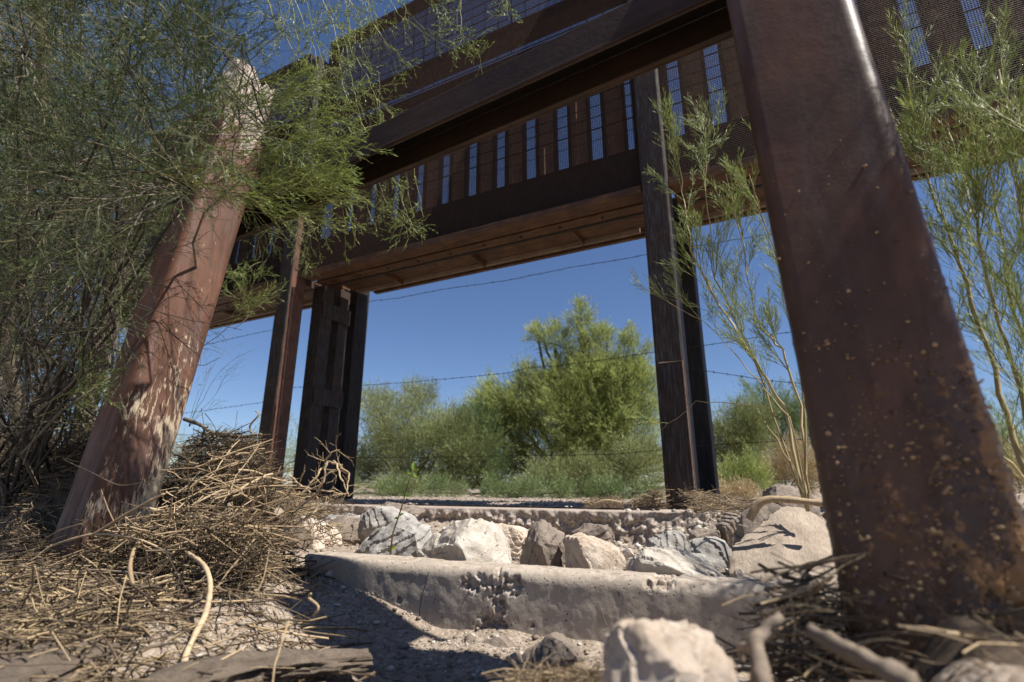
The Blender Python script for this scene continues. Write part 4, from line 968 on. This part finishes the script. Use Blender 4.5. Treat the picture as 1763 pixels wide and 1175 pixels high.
def ground_litter(poly, n, label, mat='debris', rr=(.0008, .0032), lr=(.04, .22)):
    segs = []
    for i in range(n):
        px, py = samp(poly); p = PZ(px, py, -.34); p.z = gz(p.x, p.y) + rng.random() ** 2 * .035
        d = Vector((rng.gauss(.8, .6), rng.gauss(0, .5), rng.gauss(.03, .14))).normalized(); L = rng.uniform(*lr); r = rng.uniform(*rr); q = rng.random(); pt = p - d * L / 2; b = rvec() * .8; b.z *= .2
        for k in range(5): nd = (d + b * (k / 5 - .5) + rvec() * .12).normalized(); nx_ = pt + nd * L / 5; segs.append((pt[:], nx_[:], r, r * .9, q)); pt = nx_
    tag(link('root_litter', segs_mesh('root_litter', segs, 4), M[mat], None, True), label, 'debris', kind='stuff')
ground_litter([(-30,950),(200,930),(450,950),(430,1040),(250,1070),(100,1090),(-30,1060)], 2300, 'scattered straw and rootlets on the sand below the leaning post')
ground_litter([(-30,1030),(80,1040),(200,1060),(240,1100),(100,1130),(-30,1150)], 700, 'sparse rootlets on the sand at the left edge above the logs', rr=(.0006, .002))
ground_litter([(100,1040),(420,1010),(560,1060),(520,1175),(0,1175),(0,1080)], 620, 'dark rootlets and straw lying over the gravel and logs at the bottom left', rr=(.0007, .0028), lr=(.05, .4))
ground_litter([(450,960),(700,1060),(1000,1130),(900,1175),(500,1175),(300,1100)], 160, 'a few thin straws lying on the shaded gravel before the curb', rr=(.0005, .0014), lr=(.02, .1))
def leaf_litter():
    P_, D_, Q_ = [], [], []
    for i in range(5200):
        px, py = samp([(-30,900),(300,880),(480,900),(470,1000),(420,1080),(150,1120),(-30,1120)]) if i % 3 else samp([(300,1050),(1000,1110),(1050,1175),(0,1175),(0,1120)])
        p = PZ(px, py, -.34); p.z = gz(p.x, p.y) + rng.random() * .012; P_.append(p[:]); d = rvec(); d.z *= .3; D_.append(d[:]); Q_.append(rng.random())
    me = blades_mesh('leaf_litter', P_, D_, nrg.uniform(.004, .016, len(P_)), nrg.uniform(.002, .006, len(P_)), Q_)
    tag(link('leaf_litter', me, M['litter']), 'tiny dry leaves and bark flakes over the ground at the left', 'debris', kind='stuff')
M['litter'] = leafm('dry_leaf', (.09, .06, .035), (.22, .15, .085), (.44, .33, .20), .1)
leaf_litter()
# mounds beneath the sticks
def mound(c, rx, ry, h, label, mat, seed, sticks=900, sm='debris'):
    V, F = [], []; n, m = 72, 34
    def zz(x, y, r):
        z0 = gz(x, y) - .03; return z0 + (h + .03) * (1 - r * r) ** 1.2 * (1 + .25 * fbm((x, y, seed), 5, 4)) + (.03 * fbm((x, y, seed), 22, 4))
    for j in range(m + 1):
        r = j / m
        for i in range(n):
            a = 2 * math.pi * i / n; x, y = c[0] + math.cos(a) * rx * r, c[1] + math.sin(a) * ry * r; V.append((x, y, zz(x, y, r)))
    F = [(j * n + i, j * n + (i + 1) % n, (j + 1) * n + (i + 1) % n, (j + 1) * n + i) for j in range(m) for i in range(n)]
    o = link('debris_mound', np_mesh('debris_mound', V, F, nrg.random(len(V))), M[mat], None, True); tag(o, label, 'debris', kind='stuff')
    segs = []
    for i in range(sticks):
        r = rng.random() ** .5; a = rng.uniform(0, 6.28); x, y = c[0] + math.cos(a) * rx * r, c[1] + math.sin(a) * ry * r
        p = Vector((x, y, zz(x, y, r) + rng.uniform(0, .03))); d = (Vector((1, 0, 0)) * rng.choice((-1, 1)) + rvec() * .9); d.z *= .45; d.normalize(); L = rng.uniform(.06, .26); rr = rng.uniform(.0008, .003); q = rng.random(); b = rvec() * .7; pt = p - d * L / 2
        for k in range(4): nd = (d + b * (k / 4 - .5) + rvec() * .2).normalized(); nx_ = pt + nd * L / 4; segs.append((pt[:], nx_[:], rr, rr * .9, q)); pt = nx_
    if segs: o = link('debris_sticks', segs_mesh('debris_sticks', segs, 4), M[sm], None, True); tag(o, 'sticks strewn over the ' + label, 'debris', kind='stuff')
M['earth'] = rockm('shaded_brown_earth', (.06, .04, .025), (.115, .078, .05), (.03, .02, .013), .6)  # brown soil, darkened further to hold the shade at the post's foot
M['matted'] = stickm('matted_debris', (.06, .042, .028), (.10, .07, .045), (.14, .10, .065))
mound((-2.42, 1.95), .42, .30, .24, 'matted core of the root heap right of the leaning post', 'matted', 1)
mound((-2.0, 1.32), .55, .24, .16, 'matted litter bank in front of the leaning post', 'matted', 2)
mound((-3.3, 1.5), .75, .4, .42, 'dark matted bank left of the leaning post', 'matted', 3, 2200)
mound((.30, 1.14), .50, .34, .05, 'shade-darkened brown earth banked against the near post', 'earth', 4, 260)
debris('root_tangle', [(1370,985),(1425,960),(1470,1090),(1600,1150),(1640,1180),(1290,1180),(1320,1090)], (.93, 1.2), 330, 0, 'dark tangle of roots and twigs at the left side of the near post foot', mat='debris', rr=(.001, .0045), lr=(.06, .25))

def root_thing(pts, Y, r, label, mat='root', name='root', cat='root', group='pale roots sticking out of the debris', n=10, knot=.3):
    P = []
    for i, q in enumerate(pts):
        yy = q[2] if len(q) > 2 else Y; P.append(PY(q[0], q[1], yy))
    path, rad = [], []
    m = len(P)
    for i in range(m - 1):                                   # Catmull-Rom
        p0, p1, p2, p3 = P[max(0, i-1)], P[i], P[i+1], P[min(m-1, i+2)]
        for k in range(6):
            t = k / 6; path.append(.5 * ((2*p1) + (p2-p0)*t + (2*p0-5*p1+4*p2-p3)*t*t + (3*p1-p0-3*p2+p3)*t**3))
    path.append(P[-1]); R = r if hasattr(r, '__len__') else (r, r * .6)
    rad = [(R[0] + (R[1]-R[0]) * i / (len(path)-1)) * (1 + knot * noise.noise(p * 40)) for i, p in enumerate(path)]
    c = path[0].copy(); mb = MB().tube([p - c for p in path], rad, n)
    if mat == 'drift':
        for k_, v_ in enumerate(mb.v):
            cc = path[min(k_ // n, len(path) - 1)] - c; mb.v[k_] = cc + (v_ - cc) * (1 + .45 * noise.noise(v_ * 55) + .3 * noise.noise(v_ * 130))
    o = mb.build(name, M[mat], None, True); o.location = c
    a = o.data.attributes.new('rnd', 'FLOAT', 'POINT'); a.data.foreach_set('value', np.full(len(o.data.vertices), rng.random(), np.float32))
    return tag(o, label, cat, group)
root_thing([(73,965),(88,942),(136,925),(170,920),(211,923),(245,931),(299,955)], 1.0, .0045, 'pale root arching flat in front of the leaning post foot')
root_thing([(160,922),(204,894),(245,870),(282,851)], 1.0, .0055, 'straight pale root climbing against the foot of the leaning post')
root_thing([(231,945,.98),(224,979,.95),(235,1030,.9),(250,1057,.88),(247,1085,.86)], .9, .0062, 'short thick pale root drooping to the ground, left one of the two hanging roots')
root_thing([(322,952,1.02),(350,972,.98),(362,1006,.93),(355,1054,.87),(337,1091,.83),(320,1129,.79),(315,1162,.76)], .9, (.0055, .0075), 'long thick pale root bowing down to the ground, right of two hanging roots')
root_thing([(320,877),(367,874),(425,875),(480,888)], 1.2, .0045, 'thin pale root lying level on the debris heap')
root_thing([(330,893),(372,886),(420,890),(450,880)], 1.22, .0045, 'second thin pale root just below the level root')
root_thing([(405,918),(396,965),(396,1003),(408,1044)], 1.2, .0035, 'thin brown root dangling from the horn shaped driftwood', 'debris')
root_thing([(0,993),(41,1005),(53,1022),(40,1050),(68,1081),(97,1110)], .95, .0035, 'thin grey root winding along the left edge of the ground', 'debris')
root_thing([(60,940),(100,915),(140,902)], 1.0, .003, 'short pale root twig at the left of the leaning post foot')
root_thing([(80,1020),(140,985),(210,985),(260,990)], .98, .004, 'grey root lying on the litter below the arching pale root', 'drift')
root_thing([(180,1040),(230,1010),(270,985),(300,950)], .98, .0035, 'pale root slanting through the litter under the leaning post')
root_thing([(340,940),(300,925),(250,960),(200,1000),(150,1020)], 1.0, .003, 'thin tan root curving down the front of the litter')
root_thing([(430,948),(400,945),(360,930),(330,905)], 1.15, .003, 'thin tan root on the heap above the bowed hanging root')
root_thing([(270,1062),(310,1050),(350,1030)], .92, .007, 'stubby buried root crossing behind the bowed hanging root', 'drift')
root_thing([(395,867),(402,895),(425,915),(452,908),(470,893),(482,884)], 1.3, (.010, .016), 'horn shaped grey brown driftwood jutting from the heap', 'drift', 'driftwood', 'driftwood', None, 10, .35)
root_thing([(438,752),(430,735),(445,715),(440,708)], 2.0, .006, 'bleached stub of branch rising from the top of the heap', 'root', 'branch', 'branch', None)
root_thing([(318,722),(345,732),(365,745),(410,752),(450,748)], 1.9, .012, 'dark branch lying across the top of the heap', 'bark', 'branch', 'branch', None, knot=.3)
root_thing([(345,770),(350,745),(358,735)], 1.9, .008, 'short dark stub at the top of the heap', 'bark', 'branch', 'branch', None)
root_thing([(110,792),(160,815),(203,835),(240,832),(270,826)], 1.0, .0022, 'thin dark twig crossing in front of the leaning post foot', 'bark', 'twig', 'twig', None)
# bleached twig clump by the left columns
tw = [[(562,795),(545,820),(520,850),(490,845),(465,832)], [(562,795),(580,800),(590,830),(600,855)], [(562,795),(556,830),(540,860),(500,880)], [(575,793),(600,815),(598,845),(585,880)], [(480,850),(520,838),(560,845),(590,850)],
      [(465,840),(500,860),(540,870)], [(560,795),(570,780),(585,775)], [(500,820),(530,845),(560,870)], [(470,855),(510,850),(550,852),(580,865)], [(545,850),(560,820),(590,800)]]
wr = empty('bleached_branch', PY(520, 880, 3.2), 'bleached branching dead shrub lying at the foot of the left columns', 'branch'); p = Plant()
for t in tw:
    P = [PY(x, y, 3.2 + rng.uniform(-.15, .15)) for x, y in t]; path = []
    for i in range(len(P) - 1):
        for k in range(5): path.append(P[i].lerp(P[i+1], k/5) + rvec() * .008)
    path.append(P[-1]); p.path(path, .009, .004)
    for k in range(3): q = path[rng.randrange(len(path))]; p.spray(q, rvec(), .16, 1, .6, 3, .003, (0, 0, 0), .01, .001, 0)
p.build(wr, 'root', 'root', 'dry')
# half buried grey logs bottom left
def log(pts, r, label, seed):
    P = [PZ(x, y, z) for x, y, z in pts]; c = P[0].copy(); path, rad = [], []
    for i in range(len(P) - 1):
        for k in range(22): t = k / 22; path.append(P[i].lerp(P[i+1], t)); rad.append(r[i] + (r[i+1] - r[i]) * t)
    path.append(P[-1]); rad.append(r[-1])
    mb = MB().tube([p_ - c for p_ in path], rad, 48)
    for v in mb.v: pass
    o = mb.build('driftwood_log', M['log'], None, True); n = 48
    for i, v in enumerate(o.data.vertices):
        ring = i // n; ax = path[min(ring, len(path)-1)] - c; d = v.co - ax
        d *= 1 + .30 * noise.noise(Vector((ring * .03, (i % n) * 1.3, seed + 5))) + .35 * noise.noise(Vector((ring * .09, (i % n) * .3, seed))) + .16 * noise.noise(Vector((ring * .25, (i % n) * .9, seed)))
        d.z *= .36; v.co = ax + d
    o.location = c; tag(o, label, 'log', 'half buried grey logs')
M['log'] = rockm('weathered_log', (.10, .075, .055), (.22, .17, .125), (.045, .034, .025), .9, (.6, 7, 7))
log([(-60,1215,-.35),(120,1130,-.352),(300,1085,-.37),(450,1062,-.385),(575,1042,-.40)], [.085,.095,.10,.095,.075], 'weathered grey log, the upper of two half buried at bottom left', 1)
log([(120,1280,-.36),(300,1180,-.37),(430,1150,-.38),(520,1142,-.395),(630,1135,-.41)], [.07,.075,.07,.06,.05], 'weathered grey log, the lower of two half buried at bottom left', 2)
log([(-60,1150,-.33),(40,1105,-.335),(140,1085,-.345),(260,1078,-.36)], [.05,.055,.05,.035], 'flat grey strip of weathered wood at the far left, above the two logs', 3)
# driftwood under the near post
root_thing([(1305,1250,.75),(1312,1175,.76),(1300,1110,.78),(1318,1085,.79),(1345,1060,.80)], .75, (.014, .006), 'blurred pale forked driftwood standing right of the foreground rock', 'drift', 'driftwood', 'driftwood', None, 10, .3)
root_thing([(1300,1120,.78),(1275,1115,.8),(1280,1140,.8)], .78, .006, 'small curled side root beside the forked driftwood', 'drift', 'root', 'root', None)
root_thing([(1395,1085,.84),(1450,1115,.80),(1520,1150,.76),(1570,1180,.74)], .8, (.009, .013), 'long brown branch lying before the foot of the near post', 'drift', 'driftwood', 'driftwood', None, 10, .3)
root_thing([(1440,955,1.1),(1400,975,1.12),(1378,1005,1.12),(1392,1040,1.1),(1440,1050,1.05)], 1.1, .0032, 'thin root looping out from under the near post', 'drift', 'root', 'root', None)
root_thing([(1290,895,2.2),(1305,870,2.2),(1325,860,2.2),(1370,862,2.2),(1420,868,2.2)], 2.2, (.016, .010), 'tan bent root resting on top of the big tilted slab rock', 'root', 'root', 'root', None, 8, .3)
root_thing([(1200,852,4.6),(1225,862,4.6),(1245,875,4.5)], 4.6, .025, 'bleached log end lying right of the middle column foot', 'root', 'driftwood', 'driftwood', None)
root_thing([(1022,868,4.5),(1045,862,4.5),(1070,866,4.5)], 4.5, .014, 'short bleached stick in the straw clump left of the middle column', 'root', 'stick', 'stick', None)
# seedling in front of the rocks
def seedling():
    base = PY(672, 955, 1.63); root = empty('seedling', base, 'slender green seedling growing behind the curb among the rocks', 'seedling')
    P = [base] + [PY(x, y, 1.63) for x, y in [(676,920),(688,885),(698,850),(705,825),(712,808)]]
    mb = MB().tube(P, [.0035, .003, .0028, .0024, .002, .0015], 6); mb.build('stem', M['seedstem'], root, True)
    def lf(px, py, dx, dz, L, W):
        a = PY(px, py, 1.63); d = Vector((dx, rng.uniform(-.3, .1), dz)).normalized(); s = d.cross(Vector((.2, -1, .3))).normalized(); nrm = s.cross(d)
        V = [a, a + d*L*.3 + s*W*.45 + nrm*W*.1, a + d*L*.65 + s*W*.38 + nrm*W*.1, a + d*L - nrm*W*.1, a + d*L*.65 - s*W*.38 + nrm*W*.1, a + d*L*.3 - s*W*.45 + nrm*W*.1, a + d*L*.33, a + d*L*.66]
        m = MB(); m.v = V; m.f = [[0,1,6],[1,2,7,6],[2,3,7],[3,4,7],[4,5,6,7],[5,0,6]]; o = m.build('leaf', M['seedling'], root)
        q = o.data.attributes.new('rnd', 'FLOAT', 'POINT'); q.data.foreach_set('value', np.full(8, rng.random(), np.float32))
    for a in [(712,812,-.1,1,.040,.018),(712,812,1,.25,.038,.017),(710,815,-.9,.1,.026,.014),(712,815,.7,-.5,.03,.014),(698,855,.9,.1,.026,.011),(700,850,-.7,.3,.022,.01),(688,888,.9,.4,.022,.01),(686,892,-.8,-.1,.02,.01),(674,945,.8,.3,.022,.016),(673,950,-.7,.3,.018,.014)]: lf(*a)
M['seedstem'] = stickm('seedling_stem', (.14, .09, .035), (.2, .13, .05), (.26, .17, .07))
seedling()
root_thing([(722,1062,1.46),(724,1040,1.46),(731,1010,1.46),(738,985,1.46)], 1.46, .0018, 'thin twig growing up the curb face left of the chipped spot', 'bark', 'twig', 'twig', None, 5)
root_thing([(1045,1080,1.45),(1036,1055,1.45),(1030,1035,1.45)], 1.45, .0018, 'short twig at the foot of the curb face in its right half', 'bark', 'twig', 'twig', None, 5)
root_thing([(842,1070,1.44),(850,1058,1.44),(848,1046,1.44)], 1.44, .004, 'small bark chip standing against the curb below the chipped spot', 'drift', 'stick', 'stick', None, 5)
root_thing([(540,1062,1.05),(548,1045,1.05),(532,1030,1.05),(536,1022,1.05)], 1.05, .005, 'small rough tuft of root on the end of the upper log', 'debris', 'root', 'root', None, 6, .5)
